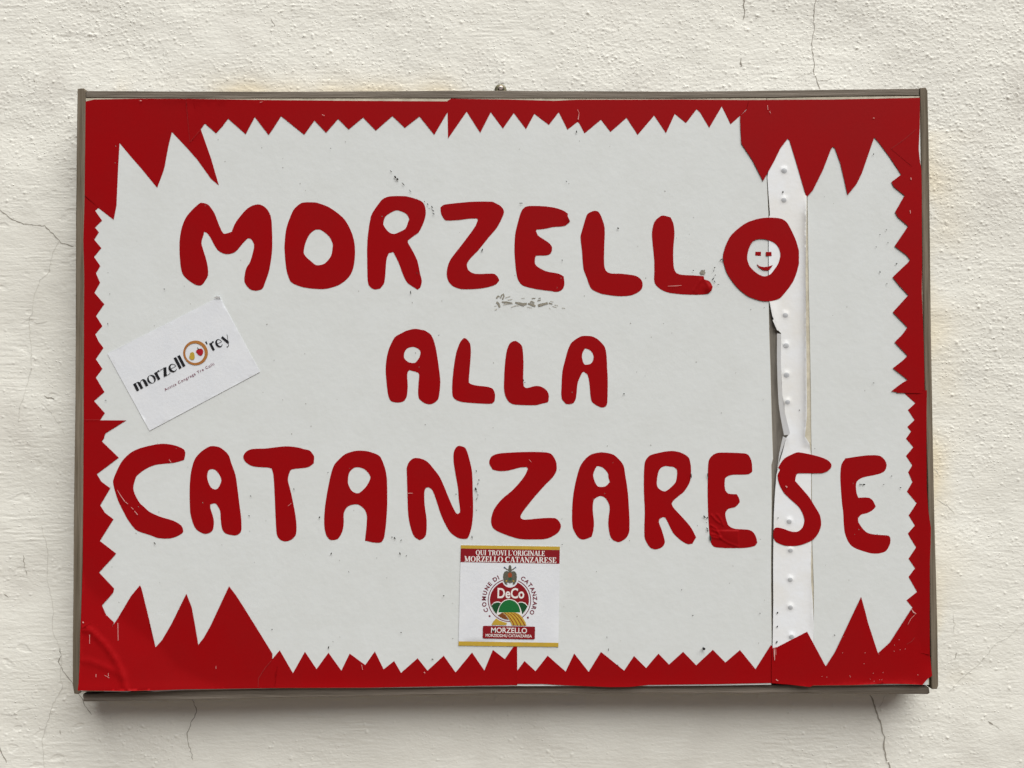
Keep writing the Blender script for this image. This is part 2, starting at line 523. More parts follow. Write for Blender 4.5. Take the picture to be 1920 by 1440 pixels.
def seg_dist(u, v, pts):
    """signed distance to a polyline (positive on its left as drawn on screen) and position along it"""
    best = (1e9, 0, 0)
    acc = 0
    for (a, b_) in zip(pts[:-1], pts[1:]):
        dx, dy = b_[0] - a[0], b_[1] - a[1]
        L = math.hypot(dx, dy)
        t = max(0, min(1, ((u - a[0]) * dx + (v - a[1]) * dy) / (L * L)))
        px_, py_ = a[0] + t * dx, a[1] + t * dy
        d = math.hypot(u - px_, v - py_)
        if d < best[0]:
            s = (u - a[0]) * dy - (v - a[1]) * dx
            best = (d, 1 if s > 0 else -1, acc + t * L)
        acc += L
    return best[0] * best[1], best[2]

FOLD = [(130, 1060), (185, 1115), (240, 1165), (300, 1205), (335, 1248), (390, 1275), (440, 1296)]
RIDGE1 = [(145, 1180), (168, 1181), (196, 1208), (215, 1235), (230, 1265), (237, 1300)]
RIDGE2 = [(140, 1240), (165, 1239), (195, 1250), (222, 1262), (228, 1270)]

def bl_lift(u, v):
    """the loose lower left corner: it leans off the panel beyond a soft fold and has two creases"""
    d, _ = seg_dist(u, v, FOLD)
    d = -d
    l = 0.0
    if d > 0:
        l = 0.000095 * d * (1 - math.exp(-d / 14))
    d1, s1 = seg_dist(u, v, RIDGE1)
    l += 0.0022 * math.exp(-(d1 / 5.0) ** 2)
    d2, s2 = seg_dist(u, v, RIDGE2)
    l += 0.0012 * math.exp(-(d2 / 5.0) ** 2)
    if d1 > 0 and u < 240 and v > 1170:
        l -= 0.0010 * (1 - math.exp(-abs(d1) / 14)) if False else 0
    return l

def low_lift(u, v):
    """the vinyl curls off along the bottom edge"""
    return 0.0011 * math.exp(-max(0, 1288 - v) / 7.0)

def br_lift(u, v):
    e_ = max(0.0, min(1.0, (u - 1560) / 60))
    w = 0.6 + 0.4 * math.sin(u * 0.09) * math.sin(u * 0.037 + 1)
    return low_lift(u, v) + e_ * 0.0042 * w * math.exp(-max(0, 1286 - v) / 6.0) + 0.002 * math.exp(-((u - 1745) ** 2 + (v - 1275) ** 2) / 500)

def gentle(u, v):
    return 0.00006 * math.sin(u * 0.021 + 1.3) * math.sin(v * 0.017) + 0.00004 * math.sin(u * 0.05 + v * 0.043)

# boards behind the paper
left_edge = [(1437, 181), (1437.5, 330), (1441, 400), (1440, 450), (1440, 520), (1441.5, 565), (1442.5, 620), (1445, 700), (1447, 780),
             (1449.5, 860), (1446.5, 872), (1447, 900), (1447, 960), (1446, 1030), (1446, 1100), (1447, 1200), (1446, 1284)]
lb = [(159, 184), (400, 182), (840, 185), (1200, 184), (1437, 184)] + left_edge[1:] + \
     [(1336, 1285.5), (1220, 1286.5), (1060, 1286.5), (966, 1286.5), (880, 1287.5), (700, 1290.5), (530, 1290.5), (350, 1294.5), (152, 1297), (157, 900), (159, 500)]
sheet('board', [lb], CREAM, sign, off=-0.0006, thick=0.0032)
rb = [(1438, 184.2), (1560, 181.5), (1726, 180), (1729, 500), (1733, 730), (1738, 1000), (1742, 1284), (1516, 1286), (1499, 1285), (1499, 240), (1460, 230), (1438, 205)]
sheet('board', [rb], CREAM, sign, off=-0.0006, thick=0.0032)
sheet('batten', [[(1420, 190), (1535, 190), (1540, 1280), (1424, 1280)]], BATTEN, sign, off=-0.0040, thick=0.018)

def paper_lift(u, v):
    l = gentle(u, v)
    return l
lp = [(163, 190), (400, 187), (840, 191), (1200, 188), (1437, 189)] + [(x - 0.3, y) for x, y in left_edge[1:-1]] + \
     [(1446, 1283.5), (1336, 1285.2), (1220, 1286.2), (1060, 1286.2), (966, 1286), (880, 1287), (700, 1290), (530, 1290), (350, 1294), (290, 1297), (258, 1293), (240, 1297.5), (196, 1297), (190, 1293), (152, 1296), (158, 900), (161, 500)]
sheet('paper_sheet', [lp], WHITE, sign, off=0.0, thick=0.0006, relief=paper_lift, step=24)
rline = [(1513, 190), (1514, 365), (1516, 500), (1517, 560), (1518.8, 640), (1520.5, 740), (1521, 800), (1522, 860), (1522.5, 1000), (1526, 1100), (1526, 1200), (1525, 1284.5)]
rp_ = rline + [(1740, 1284), (1736, 1000), (1732, 730), (1729.5, 640), (1727.5, 500), (1726.5, 330), (1724, 190)]
sheet('paper_sheet', [rp_], WHITE, sign, off=0.0003, thick=0.0009, relief=gentle, step=30)

# wooden frame: four separate strips, each a real bar from the wall to just before the panel
def bar(name, front, depth, m, off=0.0015):
    """front: outline of the bar's front face in pixels (closed), swept straight back"""
    f = [P(u, v, off) for u, v in front]
    k = [(x, y + depth, z) for x, y, z in f]
    n = len(f)
    vs = f + k
    # chamfered front
    cen = Vector((sum(p[0] for p in f) / n, 0, sum(p[2] for p in f) / n))
    fs = [tuple(range(n))[::-1], tuple(range(n, 2 * n))] + [(i, (i + 1) % n, n + (i + 1) % n, n + i) for i in range(n)]
    o = mesh_obj(name, vs, fs, m, sign)
    bv = o.modifiers.new('bevel', 'BEVEL')
    bv.width = 0.0012; bv.segments = 2; bv.limit_method = 'ANGLE'
    return o
def wob(a, b_, n, amp, axis):
    out = []
    for i in range(n + 1):
        t = i / n
        p = [a[0] + (b_[0] - a[0]) * t, a[1] + (b_[1] - a[1]) * t]
        if 0 < i < n: p[axis] += random.uniform(-amp, amp)
        out.append(tuple(p))
    return out
bar('frame_stile', wob((145, 166), (142, 400), 4, .4, 0) + wob((141.5, 640), (136, 1200), 5, .5, 0) + [(136, 1285), (139, 1301), (147, 1302), (151, 1298)] +
    [(151.5, 1200), (153.5, 1080)] + wob((155.5, 930), (157.5, 520), 3, .4, 0) + [(155.8, 450), (158, 380), (160, 190), (160, 170), (157, 165)], 0.072, WOODV)
bar('frame_stile', [(1724.5, 164.5), (1736, 164), (1739.5, 170), (1742, 280), (1743.5, 400), (1744.6, 500), (1746, 620), (1748, 730), (1749.8, 840), (1752, 950), (1755, 1060), (1758, 1170), (1759.6, 1286), (1757, 1292.5), (1747, 1292.5),
     (1745.5, 1230), (1744, 1100), (1741, 960), (1737, 800), (1733.8, 700), (1731.5, 600), (1729.2, 450), (1728, 330), (1726, 200)], 0.072, WOODV)
bar('frame_rail', wob((161, 170.3), (520, 171.4), 5, .35, 1) + wob((600, 171), (900, 169.6), 4, .35, 1) + wob((960, 169.8), (1280, 171.3), 4, .35, 1) + [(1400, 170), (1560, 167.8), (1723.5, 165.8)] +
    [(1723.5, 178.6), (1560, 180.8), (1400, 183.3), (1270, 184.5), (900, 183.8), (520, 184), (350, 184.2), (161, 182.8)], 0.070, WOODH, off=0.0005)
bar('frame_rail', [(155, 1301.5), (260, 1297), (349, 1294), (530, 1290), (880, 1286), (1220, 1286), (1440, 1284), (1600, 1285), (1735, 1286), (1742, 1289), (1743.5, 1300), (1739, 1301.8), (1440, 1300), (1220, 1299.8), (880, 1301.8), (530, 1308), (361, 1312.4), (156.5, 1315.5)],
    0.060, WOODH, off=-0.007)

# the ragged red border, cut and stuck on in twelve pieces
TL = [(159.6, 190.5), (176, 186.5), (260, 185), (362, 185.5), (372, 230), (376.3, 242.1), (396, 298), (410.2, 347.3), (396, 335.8), (370, 299.4), (349, 275.4), (322.3, 247.3), (315.8, 273.3),
      (308.5, 313), (305.4, 323.3), (294.6, 351.9), (266, 317), (245, 293), (224.2, 268.1), (223, 286), (221.5, 313), (218.3, 385.8), (213, 411.9), (184, 389.4), (158, 368), (159.3, 280)]
T1 = [(349, 185.2), (500, 187.5), (666, 189), (839.5, 190), (839.3, 211), (838, 211.9), (814.2, 252.5), (786.5, 218.1), (759, 239.6), (735.8, 217.5), (704.6, 244.6), (680.8, 220.2), (653.8, 242.5),
      (634, 222.7), (611.5, 248.8), (589.6, 225.8), (570.4, 252.5), (527, 217.5), (512, 241), (503.8, 253.1), (477.7, 219.2), (460.6, 251.5), (427.7, 222.3), (416, 238), (405, 249.8), (384.2, 231.3), (376.3, 242.1), (356.5, 267), (353, 230)]
T2 = [(839, 189), (846, 185), (950, 186.5), (1040, 189), (1080, 187), (1200, 186.8), (1270, 186.5), (1413, 187.6), (1413, 191.6), (1387.8, 216.9), (1369.8, 233), (1353.4, 199.4), (1329.8, 239.7), (1312.3, 210.3), (1306, 204.8), (1286.3, 230.6),
      (1265.2, 213.4), (1248.8, 249.4), (1226.5, 216.5), (1195.6, 252.9), (1174.8, 220.8), (1144.6, 247.3), (1126.9, 224.4), (1096, 250), (1086, 231), (1083, 228.5), (1064, 243.1), (1047.7, 210.2), (1029.2, 234.2),
      (1001.9, 213.3), (986.3, 242), (963.3, 211.9), (943, 241), (920.2, 210.2), (900.4, 249), (875, 209.2), (840, 259.8)]
TR = [(1405, 187.5), (1560, 186.5), (1725, 183.2), (1724.5, 240), (1722.5, 280), (1724, 297), (1727.5, 319), (1728, 352), (1690, 327.4), (1667.8, 293.9), (1647.5, 266.6), (1639.2, 257.5), (1616.2, 324.4), (1606, 345), (1589.3, 365.7), (1583, 337), (1575.6, 305.6), (1566, 279), (1562, 274.7),
      (1558, 280), (1542.5, 320), (1524, 357), (1512.5, 369.7), (1510, 363.4), (1492.8, 304), (1480.3, 263.4), (1476.9, 260), (1463.1, 278.3), (1450.6, 304), (1430.8, 339.2), (1410.8, 300.2), (1390, 268.9), (1388.4, 240), (1387.8, 216.9), (1400, 206)]
R1 = [(1710, 268), (1723, 268), (1722.7, 280), (1724.2, 297), (1727.7, 319), (1728.3, 363), (1728.3, 400), (1729, 490), (1728.5, 550), (1730.4, 600), (1731.7, 635), (1733, 685), (1733.5, 737.5), (1681.7, 736.5), (1681.7, 735), (1671.3, 733.8), (1686, 722), (1702, 711.7), (1674.2, 690.4), (1695, 674.2), (1701.7, 666.7),
      (1677.5, 641.7), (1693.3, 625.8), (1701.7, 613.6), (1674.2, 585.4), (1703.3, 553.3), (1686.7, 535.8), (1673.8, 519.6), (1703, 491.7), (1706.7, 487.1), (1700, 478.3), (1677.5, 461.7), (1702.9, 424), (1683.3, 406.7), (1678.3, 397.9), (1686.7, 383.3), (1696.3, 366.3),
      (1676.7, 350.8), (1671.3, 341.2), (1690, 327.3), (1710, 312), (1670.5, 279)]
R2 = [(1681.7, 733), (1738, 731.5), (1737.3, 780), (1737, 840), (1737.5, 913), (1740, 952), (1743, 973), (1745.6, 990), (1745.2, 1015), (1743.2, 1060), (1743, 1170), (1743.5, 1228), (1710, 1220), (1700, 1205), (1711, 1160), (1711, 1139.2), (1699.8, 1125.6), (1719.7, 1109.6),
      (1703.6, 1081.7), (1715.8, 1065.4), (1703.6, 1047.5), (1717.9, 1026.3), (1707, 1009), (1702.5, 1000), (1715.4, 985.4), (1703.8, 966.3), (1718.9, 943.5), (1700.7, 921.7), (1710.8, 903.8), (1702.9, 885), (1710.6, 872.5), (1698.8, 854.8), (1712.5, 838.5),
      (1698.8, 822.5), (1708.3, 808.8), (1701.3, 800.3), (1714.8, 787.5), (1702.5, 768.8), (1716.3, 755.8), (1695, 737)]
BR = [(1711, 1139), (1718, 1152), (1712, 1165), (1706, 1180), (1721, 1200), (1743.4, 1228), (1746, 1250), (1748, 1267), (1738, 1274), (1730, 1284), (1700, 1282.5), (1670, 1282), (1600, 1284.5), (1525, 1285.2), (1518, 1288), (1480, 1283.5), (1447, 1281), (1447, 1216), (1457.7, 1213.1), (1513.5, 1184.4), (1525, 1206),
      (1548.4, 1249.7), (1565.7, 1222.8), (1614.8, 1119.2), (1623.3, 1150.2), (1627.7, 1167.9), (1646.3, 1224.9), (1668.4, 1205.1)]
B2 = [(1445.2, 1209.7), (1449, 1212), (1449, 1280.5), (1336, 1282.8), (1216, 1284.3), (1180, 1288), (1145, 1288.4), (1060, 1285), (1018, 1282.5), (968.5, 1282.3), (968.5, 1259.4), (983.5, 1239.4), (1004, 1258.5), (1026.9, 1229.4), (1060.6, 1259.2), (1076.7, 1225.4), (1103.8, 1259.8), (1126.9, 1222.3),
      (1170.4, 1257.5), (1188.9, 1230), (1211.6, 1252.8), (1225.3, 1236.3), (1234.7, 1225.6), (1254.5, 1246), (1281, 1222.2), (1305.5, 1247.5), (1336.7, 1218.3), (1360.2, 1242.2), (1387.5, 1218.8), (1416.7, 1254.7)]
B1 = [(969.6, 1205), (970, 1284.6), (880, 1286), (790, 1287.5), (688, 1289.6), (530, 1290), (483, 1290.5), (484.2, 1271.7), (510.2, 1236.3), (524.4, 1219.2), (549.2, 1262.3), (571.7, 1222), (593.5, 1254.6), (615.8, 1223.8), (640, 1257.5), (655.6, 1225.4), (684.8, 1247), (702.9, 1221.3), (719.2, 1255),
      (739, 1239.4), (751.9, 1261.7), (783, 1234.2), (801.5, 1257.5), (832, 1229.5), (854.2, 1260.9), (885, 1223.3), (908.1, 1257.1), (924.2, 1218.5), (946.5, 1235.8), (963.8, 1211), (966, 1205)]
BL = [(510.8, 1225.8), (510.3, 1236.3), (520, 1245), (515, 1290), (430, 1291.5), (348.8, 1292.5), (290, 1294.5), (234, 1295.6), (180, 1295), (145.6, 1294.6), (147.5, 1280), (149.5, 1240), (150.5, 1180), (170, 1168), (208.6, 1176.8), (219.6, 1161.3), (245.6, 1117.5), (262.3, 1097.5), (265, 1103), (276.9, 1150.8), (291.5, 1214), (304, 1200),
      (321.7, 1169.6), (349.4, 1113.3), (359.2, 1138.3), (365.4, 1171.7), (371.7, 1209.2), (382, 1196), (394.6, 1173.8), (429.4, 1099.2), (442.5, 1116.5), (454, 1134.2), (480, 1175.8)]
L2_ = [(157.3, 787.3), (188, 788), (236.7, 788.1), (197.3, 812.8), (194.5, 822.7), (190.8, 827.4), (222.6, 858.1), (181.5, 888.9), (189.8, 902.9), (206.7, 915.4), (187.7, 947.6), (197, 961.7), (212.7, 973.6), (187.2, 1014.3), (217.4, 1037.7), (213.8, 1042.9), (185.6, 1073.4), (214, 1103.6), (211.7, 1112), (191, 1134.9),
       (198.6, 1152.6), (213.8, 1167.2), (208.5, 1176.7), (200, 1190), (150.5, 1190), (153.2, 1120), (155, 1060), (156, 930)]
L1_ = [(158, 366), (184.6, 389.6), (178.3, 395.1), (191.4, 413.5), (178, 426.6), (185.4, 435.4), (176.6, 449.3), (190, 465), (176.3, 481.6), (188, 498.8), (179.9, 512.3), (187.5, 530.2), (177, 548.9), (195.5, 570.3), (180, 592.6), (191.9, 611.4), (178.6, 626.8), (184.6, 639.8), (194, 652.3), (179.7, 673.3), (191.9, 691.6),
       (179.7, 707.9), (195.8, 735.2), (176.3, 751.9), (196.6, 774.6), (188.2, 787), (188, 790), (157.2, 790), (157.5, 660), (157.3, 520), (154.6, 450), (155.6, 400)]
def bl_all(u, v): return bl_lift(u, v) + low_lift(u, v) * 0.8
def lstrip(u, v): return (bl_lift(u, v) if v > 1040 else 0.0)
def over_r(u, v): return 0.0016 + 0.0008 * math.exp(-abs(u - 1744) / 6) if u > 1735 else 0.0016 * max(0, (u - 1718) / 17)
def tl_lift(u, v):
    return 0.0014 * math.exp(-abs(v - 185) / 3.5) * math.exp(-((u - 330) / 45) ** 2)
for poly, off, rl, st, lab in (
        (L1_, 0.0004, None, None, None), (L2_, 0.0007, lstrip, 7, None), (TL, 0.0004, tl_lift, 9, None), (T1, 0.0007, tl_lift, 12, None), (T2, 0.0004, None, None, None),
        (TR, 0.0016, None, None, None), (R1, 0.0019, None, None, None), (R2, 0.0007, over_r, 6, None), (B1, 0.0004, low_lift, 6, None), (B2, 0.0007, low_lift, 6, None),
        (BR, 0.0016, br_lift, 5, None), (BL, 0.0016, bl_all, 5, 'creased red corner piece peeling off')):
    o = sheet('border_piece', [poly], RED, sign, off=off, thick=0.00032, relief=rl, step=st)
    if lab: o['label'] = lab

# the bright strip of paper over the joint, dimpled by nail heads, its edges curling
sl = [(1450, 250), (1441, 320), (1438.8, 332), (1441, 365), (1443.5, 398), (1443.5, 403), (1441.2, 409), (1441.2, 480), (1441.5, 540), (1442.2, 563), (1448, 592), (1455, 608), (1458, 618), (1464.5, 625), (1464, 680), (1467, 740), (1472, 775), (1481, 812), (1474, 821), (1468, 845), (1460, 872), (1456, 890), (1453, 925), (1451, 965), (1450.3, 1010), (1449.6, 1060), (1450, 1130), (1448.5, 1216)]
sr = [(1490, 250), (1500, 320), (1512.5, 368), (1510.5, 500), (1511, 560), (1512.5, 700), (1513, 780), (1509.5, 818), (1518, 832), (1520.5, 852), (1521, 1000), (1521.5, 1020), (1520.5, 1060), (1521, 1090), (1524, 1130), (1526, 1170), (1525.5, 1215)]
BUMPS = [(1470, 318), (1470, 373), (1473, 589), (1474, 646), (1475, 701), (1477, 752), (1480, 976), (1482, 1030), (1482, 1085), (1482, 1137), (1484, 1192)]
def strip_lift(u, v):
    l = 0.0
    for (a, b_) in BUMPS:
        r2 = (u - a) ** 2 + (v - b_) ** 2
        if r2 < 400: l += 0.0016 * math.exp(-(r2 / 30.0) ** 1.3)
    if 360 < v < 840:
        x = 1511 - u
        k = min(1, (v - 360) / 40, (840 - v) / 30)
        l += k * 0.0050 * math.exp(-max(0, x) / 6.5)
    if v > 1035:
        x = 1523 - u
        l += 0.0014 * math.exp(-max(0, x) / 5.0) * max(0, min(1, (v - 1035) / 40, (1186 - v) / 30))
    if 560 < v < 640: l += 0.0020 * math.exp(-max(0, u - 1452) / 8) * math.sin((v - 560) / 80 * math.pi)
    return l
strip = sheet('paper_strip', [sl + sr[::-1]], STRIPW, sign, off=0.0007, thick=0.0003, relief=strip_lift, step=3.2)
strip['label'] = 'bright white paper strip over the joint, torn and curling'
sheet('flap', [soft([(1457, 625), (1464.8, 626), (1464.2, 680), (1467, 740), (1472, 775), (1481, 811), (1480, 815), (1470, 816), (1465, 790), (1461, 765), (1459, 740), (1457, 680)], 40)], STRIPW, strip,
      off=0.0022, relief=lambda u, v: 0.0005 * (u - 1457), step=4)
sheet('flap', [[(1468, 818), (1474, 821), (1462, 858), (1458.5, 880), (1457.5, 880), (1461, 850)]], STRIPW, strip, off=0.0024, relief=lambda u, v: 0.0005 * (u - 1457), step=4)
sheet('flap', [[(1448.5, 600), (1457.5, 620), (1460, 618), (1452, 598)]], STRIPW, strip, off=0.0030)

NHM = mat('nail_head_under_paper', (0.47, 0.49, 0.52), rough=0.6, spec=0.2, var=1, c2=(0.56, 0.58, 0.60), scale=200)
for (a_, b_) in BUMPS:
    rr = random.uniform(4.2, 5.6)
    sheet('nail_head', [ell(a_ + random.uniform(-.6, .6), b_ + 2.2, rr, rr * .92, 14)], NHM, strip, off=0.0007, thick=0.0003, relief=lambda u, v: strip_lift(u, v) + 0.00012, step=3)

# ------------------------------------------------------------------ the red cut-out letters
LET = {}
LET['M'] = ([(375.6,380.4),(381.3,380.6),(389.4,383.1),(395,388.8),(401.9,399.4),(407.5,413.8),(415,431.9),(419.4,438.1),(423.1,438.1),(434.4,434.6),(440,420.6),(446.3,410.6),(461.3,393.1),(470,386.9),(480,383.5),(487.5,383.4),(498.8,390),(507.5,405),(510,430),(510.3,467.5),(507.5,491.3),(503.6,511),(496.3,531.3),(492.5,540.6),(482.5,544.8),(471.9,543.8),(463.8,537.5),(458.1,526.9),(460,508.8),(462.5,501.3),(468.8,491.3),(475,470),(476.3,458.8),(471.9,449.4),(467.5,446.9),(464.4,447.1),(455,456.3),(440.6,472.5),(423.1,476.3),(407.5,468.1),(395,446.3),(388.1,436.9),(382.5,434.6),(381.5,440.6),(377.8,453.1),(378.8,461.3),(388.1,492.5),(390,515.6),(383.8,527.5),(378.8,533.8),(373.1,535.3),(366.3,533.8),(351.3,523.8),(341.9,512.5),(338.1,495),(336.5,466.3),(336.9,450),(339.4,432.5),(344.4,416.3),(351.3,403.8),(362.5,391.3)], [])
LET['O'] = ([(567.5,379.8),(590,379.4),(596.3,380.6),(617.5,388.8),(641.9,406.9),(652.5,421.3),(661.3,441.3),(665.4,462.5),(665,486.3),(660.6,508.1),(651.3,522.5),(635,534.4),(613.8,541),(597.5,541.9),(570,539),(551.3,532.5),(543.8,526.3),(536.9,505),(533.8,473.8),(533.4,460),(536.5,430),(543.8,407.5),(550.6,393.1),(558.8,384.8)],
            [[(596.3,430.3),(602.5,431.5),(616.3,442.5),(623.5,456.3),(623.5,465),(620.6,480),(610,493.1),(602.5,496.5),(592.5,496.9),(585,491.3),(573.8,481.3),(569.4,473.8),(572.5,456.3),(580,440),(590,431.3)]])
LET['R'] = ([(731.3,368.1),(755,367.5),(766.3,369),(788.1,376),(795.6,383.8),(798.4,398.8),(795,415),(785,435.6),(776.3,441.9),(765,450.6),(765,455),(772.5,468.1),(782.5,488.8),(788.1,515),(790.9,526.3),(788,539),(783,543),(776.3,538.8),(763.8,530),(756.3,516.3),(747.5,492.5),(737.5,472.5),(729.4,474.4),(725.6,482.5),(723.8,495),(720.6,530),(712.5,541.3),(700.6,542.3),(690.9,533.8),(688.8,507.5),(688.8,451.3),(695,407.5),(700,396.3),(715,375.6),(721.3,371)],
            [[(742.5,394.4),(748.8,395),(761.3,400.6),(767.1,410),(765.6,415),(760.6,428.1),(750,434.4),(740,438.4),(733.1,437.5),(726.3,432.5),(719,421.3),(720,412.5),(723.1,405.6),(732.5,398.8)]])
LET['Z'] = ([(837.5,382.9),(860,380.3),(887.5,378.1),(922.5,378.1),(927.5,380),(938.8,386.3),(943.8,392.5),(945,398.1),(941.3,408.8),(931.3,427.5),(916.3,445),(896.3,470),(885,481.3),(878.8,488.8),(875.4,496.3),(877.5,505),(882.5,510),(892.5,513.5),(920,512.9),(927.5,513.8),(933.1,518.8),(936.3,525.6),(930,533.1),(916.3,538.1),(895,541.5),(865,541.9),(850,536.9),(841.3,528.1),(837.5,515),(840,497.5),(845.6,485),(860,466.3),(880,440),(891.3,423.8),(896,412.5),(894.4,409.6),(880,410),(860,412.5),(837.5,413.5),(833.1,411.3),(826.9,400),(825.9,388.8),(831.3,384.4)], [])
LET['E'] = ([(985.6,387.5),(1003.8,386),(1022.5,386.9),(1042.5,390),(1056.3,394.8),(1065,400.6),(1064.4,405),(1069.1,415),(1062.5,421.3),(1057.5,424),(1037.5,425.6),(1022.5,428.8),(1006.3,430.6),(1005,433.1),(1008.8,441.3),(1017.5,447.5),(1028.8,455),(1034.8,462.5),(1034.8,470),(1031.3,476.3),(1024.4,478.8),(1006.3,479.4),(1003.8,481.9),(1003.1,493.1),(1006.3,498.8),(1018.8,506.3),(1027.5,509.4),(1047.5,513.1),(1056.9,518.1),(1058.4,531.3),(1056.3,540),(1051.3,545),(1042.5,547.3),(1035,546),(1007.5,542.3),(984.4,536.9),(975.6,531.3),(969.4,518.8),(965.6,488.8),(964.6,467.5),(965.9,440),(970.6,418.8),(977.5,396.3)], [])
LET['L1'] = ([(1112.5,395.6),(1117.5,395.3),(1122.5,397.5),(1127.5,406.3),(1133.8,426.9),(1133.1,460),(1132.9,496.3),(1135.6,506.3),(1140,510.6),(1147.5,512.8),(1163.8,513.1),(1190,516.5),(1197.5,520),(1203.1,525.6),(1205,532.5),(1203.1,541.9),(1195,548.8),(1182.5,554),(1160,555.3),(1141.3,553.1),(1127.5,550.6),(1111.9,543.8),(1106.3,537.5),(1100,520),(1094,503.8),(1091.3,471.3),(1088.5,443.8),(1091.3,432.5),(1100,403.8),(1103.8,399.4)], [])
LET['L2'] = ([(1238.8,405),(1245,404.1),(1257.5,407.5),(1262.5,418.8),(1264.8,437.5),(1262.5,467.5),(1262.9,496.3),(1265,506.3),(1269.4,512.5),(1280,515.3),(1300,516.3),(1319.4,517.8),(1320.6,523.8),(1330.6,527.5),(1336.3,537.5),(1333.8,545),(1325,551.3),(1295,552.5),(1257.5,549.4),(1240,543.1),(1227.5,530.6),(1226.9,510),(1226.6,487.5),(1223.8,458.8),(1222.5,436.3),(1226.9,416.3)], [])
LET['O2'] = ([(1434.2,408.3),(1449.8,408.1),(1464.4,409.9),(1474.8,416.1),(1484.2,432.3),(1492.5,451),(1498.8,472.9),(1499.6,479.2),(1496.7,501),(1486.5,529),(1465,556.8),(1459.8,560.4),(1448.3,564.1),(1433.8,564.8),(1423.3,563),(1402.5,555.2),(1381.7,538),(1364,513.5),(1358.1,496.9),(1355.5,486.5),(1356.6,475),(1361.3,459.4),(1371.7,440.1),(1396.7,419.3),(1418.5,410.9)],
             [[(1422.2,448.2),(1433.3,448.4),(1441.7,450.5),(1452.8,455.7),(1459.7,464),(1463.2,475.1),(1462.8,482.8),(1459,494.6),(1450.7,507.1),(1443.8,514.7),(1434.7,518.1),(1428.5,517.2),(1417.4,510.9),(1406.9,500.8),(1402.8,492.5),(1401,482.1),(1404.2,466.1),(1411.5,452.6)]])
LET['A1'] = ([(775,616.8),(783.3,616.8),(789.6,618.3),(795.8,619.2),(808.9,628.8),(816.7,650.6),(820.8,674.6),(825.5,711),(825,726.7),(821.9,747.5),(815.6,754.3),(807.3,757.9),(800,757.1),(792.7,753.8),(784.9,745.4),(784.4,722.5),(785.9,702.7),(783.3,698.5),(767.7,694.1),(765.1,696.5),(763.5,703.8),(764.4,720.4),(763,741.8),(757.8,751.5),(749,754.6),(739.6,754.1),(732.8,751.5),(728.1,742.3),(725,719.4),(723.1,691.3),(725.5,668.3),(730.2,651.7),(740.1,632.4),(750,626.1),(762.5,619.9)],
             [[(774,650.4),(780.2,651.7),(788,657.9),(787,668.3),(783.3,674.6),(777.6,680.3),(766.7,679.3),(760.4,674.6),(757.6,669.9),(758.3,661),(763.5,653.2)]])
LET['L3'] = ([(869,634.4),(872.2,634),(876.9,637.7),(881.6,645),(882.9,661.7),(881,688.8),(879.2,711.7),(879.5,717.9),(884.2,720.5),(894.6,722.9),(911.3,724.7),(918.5,726.3),(924.3,729.4),(927.9,737.7),(928.2,746),(926.4,753.3),(921.7,756.7),(902.9,756.7),(867.5,753.9),(855,749.7),(848.8,742.4),(848,719),(851.4,684.6),(856,659.6),(863.3,640.8)], [])
LET['L4'] = ([(967,639.1),(975.8,645),(979.5,651.3),(981.6,678.3),(981,711.7),(982,724.2),(986.3,727.3),(993.5,726.3),(1000.8,724.2),(1009.2,723.6),(1018.5,726.8),(1025.8,733),(1029,740.8),(1028.4,751.3),(1026.9,754.4),(1015.4,757),(1005,759.6),(979,759.4),(962.3,758),(954,753.3),(947.7,742.9),(945.1,729.4),(945.1,711.7),(947.2,678.3),(950.8,655.4),(956.6,642.9),(961.3,640.3)], [])
LET['A2'] = ([(1090.6,630.2),(1105.2,629.9),(1112.5,631.5),(1120.8,636.1),(1127,641.9),(1134.4,651.3),(1137.5,669),(1138.5,690.8),(1139.6,708.5),(1138.8,754.4),(1136.5,761.1),(1131.3,763.8),(1125,763.2),(1110.4,753.9),(1107.3,742.9),(1105.7,724.2),(1102,703.3),(1094.8,696.9),(1091.7,698.6),(1085.4,711.7),(1082.8,720),(1080.2,745),(1076,754.9),(1068.8,757.7),(1061.5,757.5),(1053.1,747.1),(1053.1,719),(1054.7,695),(1060.4,672.1),(1065.1,655.4),(1070.8,643.4),(1080.2,635.6)],
             [[(1096.9,653.3),(1104.2,655.4),(1110.4,661.1),(1113,670),(1108.9,680.9),(1097.9,684),(1094.3,680.9),(1091.4,670),(1092.2,661.7)]])
LET['C'] = ([(303.1,831.9),(327.5,835),(344.4,842.5),(347.5,850),(345,862.5),(327.5,867.5),(297.5,870.6),(285,873.8),(270,881.3),(256.3,892.5),(253.1,900),(249.8,915),(253.8,928.8),(262.5,943.8),(268.8,949.4),(280,959.4),(300,968.8),(325,976.3),(340,985.6),(343.5,995.6),(341.3,1000),(330,1006.3),(317.5,1009.6),(296.3,1008.8),(280,1002.8),(261.3,996.9),(252.5,991.3),(240,975),(232.5,961.3),(222.5,941.3),(217.5,927.5),(213.1,911.3),(212.1,901.3),(217.5,886.3),(226.9,867.5),(237.5,855),(250,845.6),(270,838.1)], [])
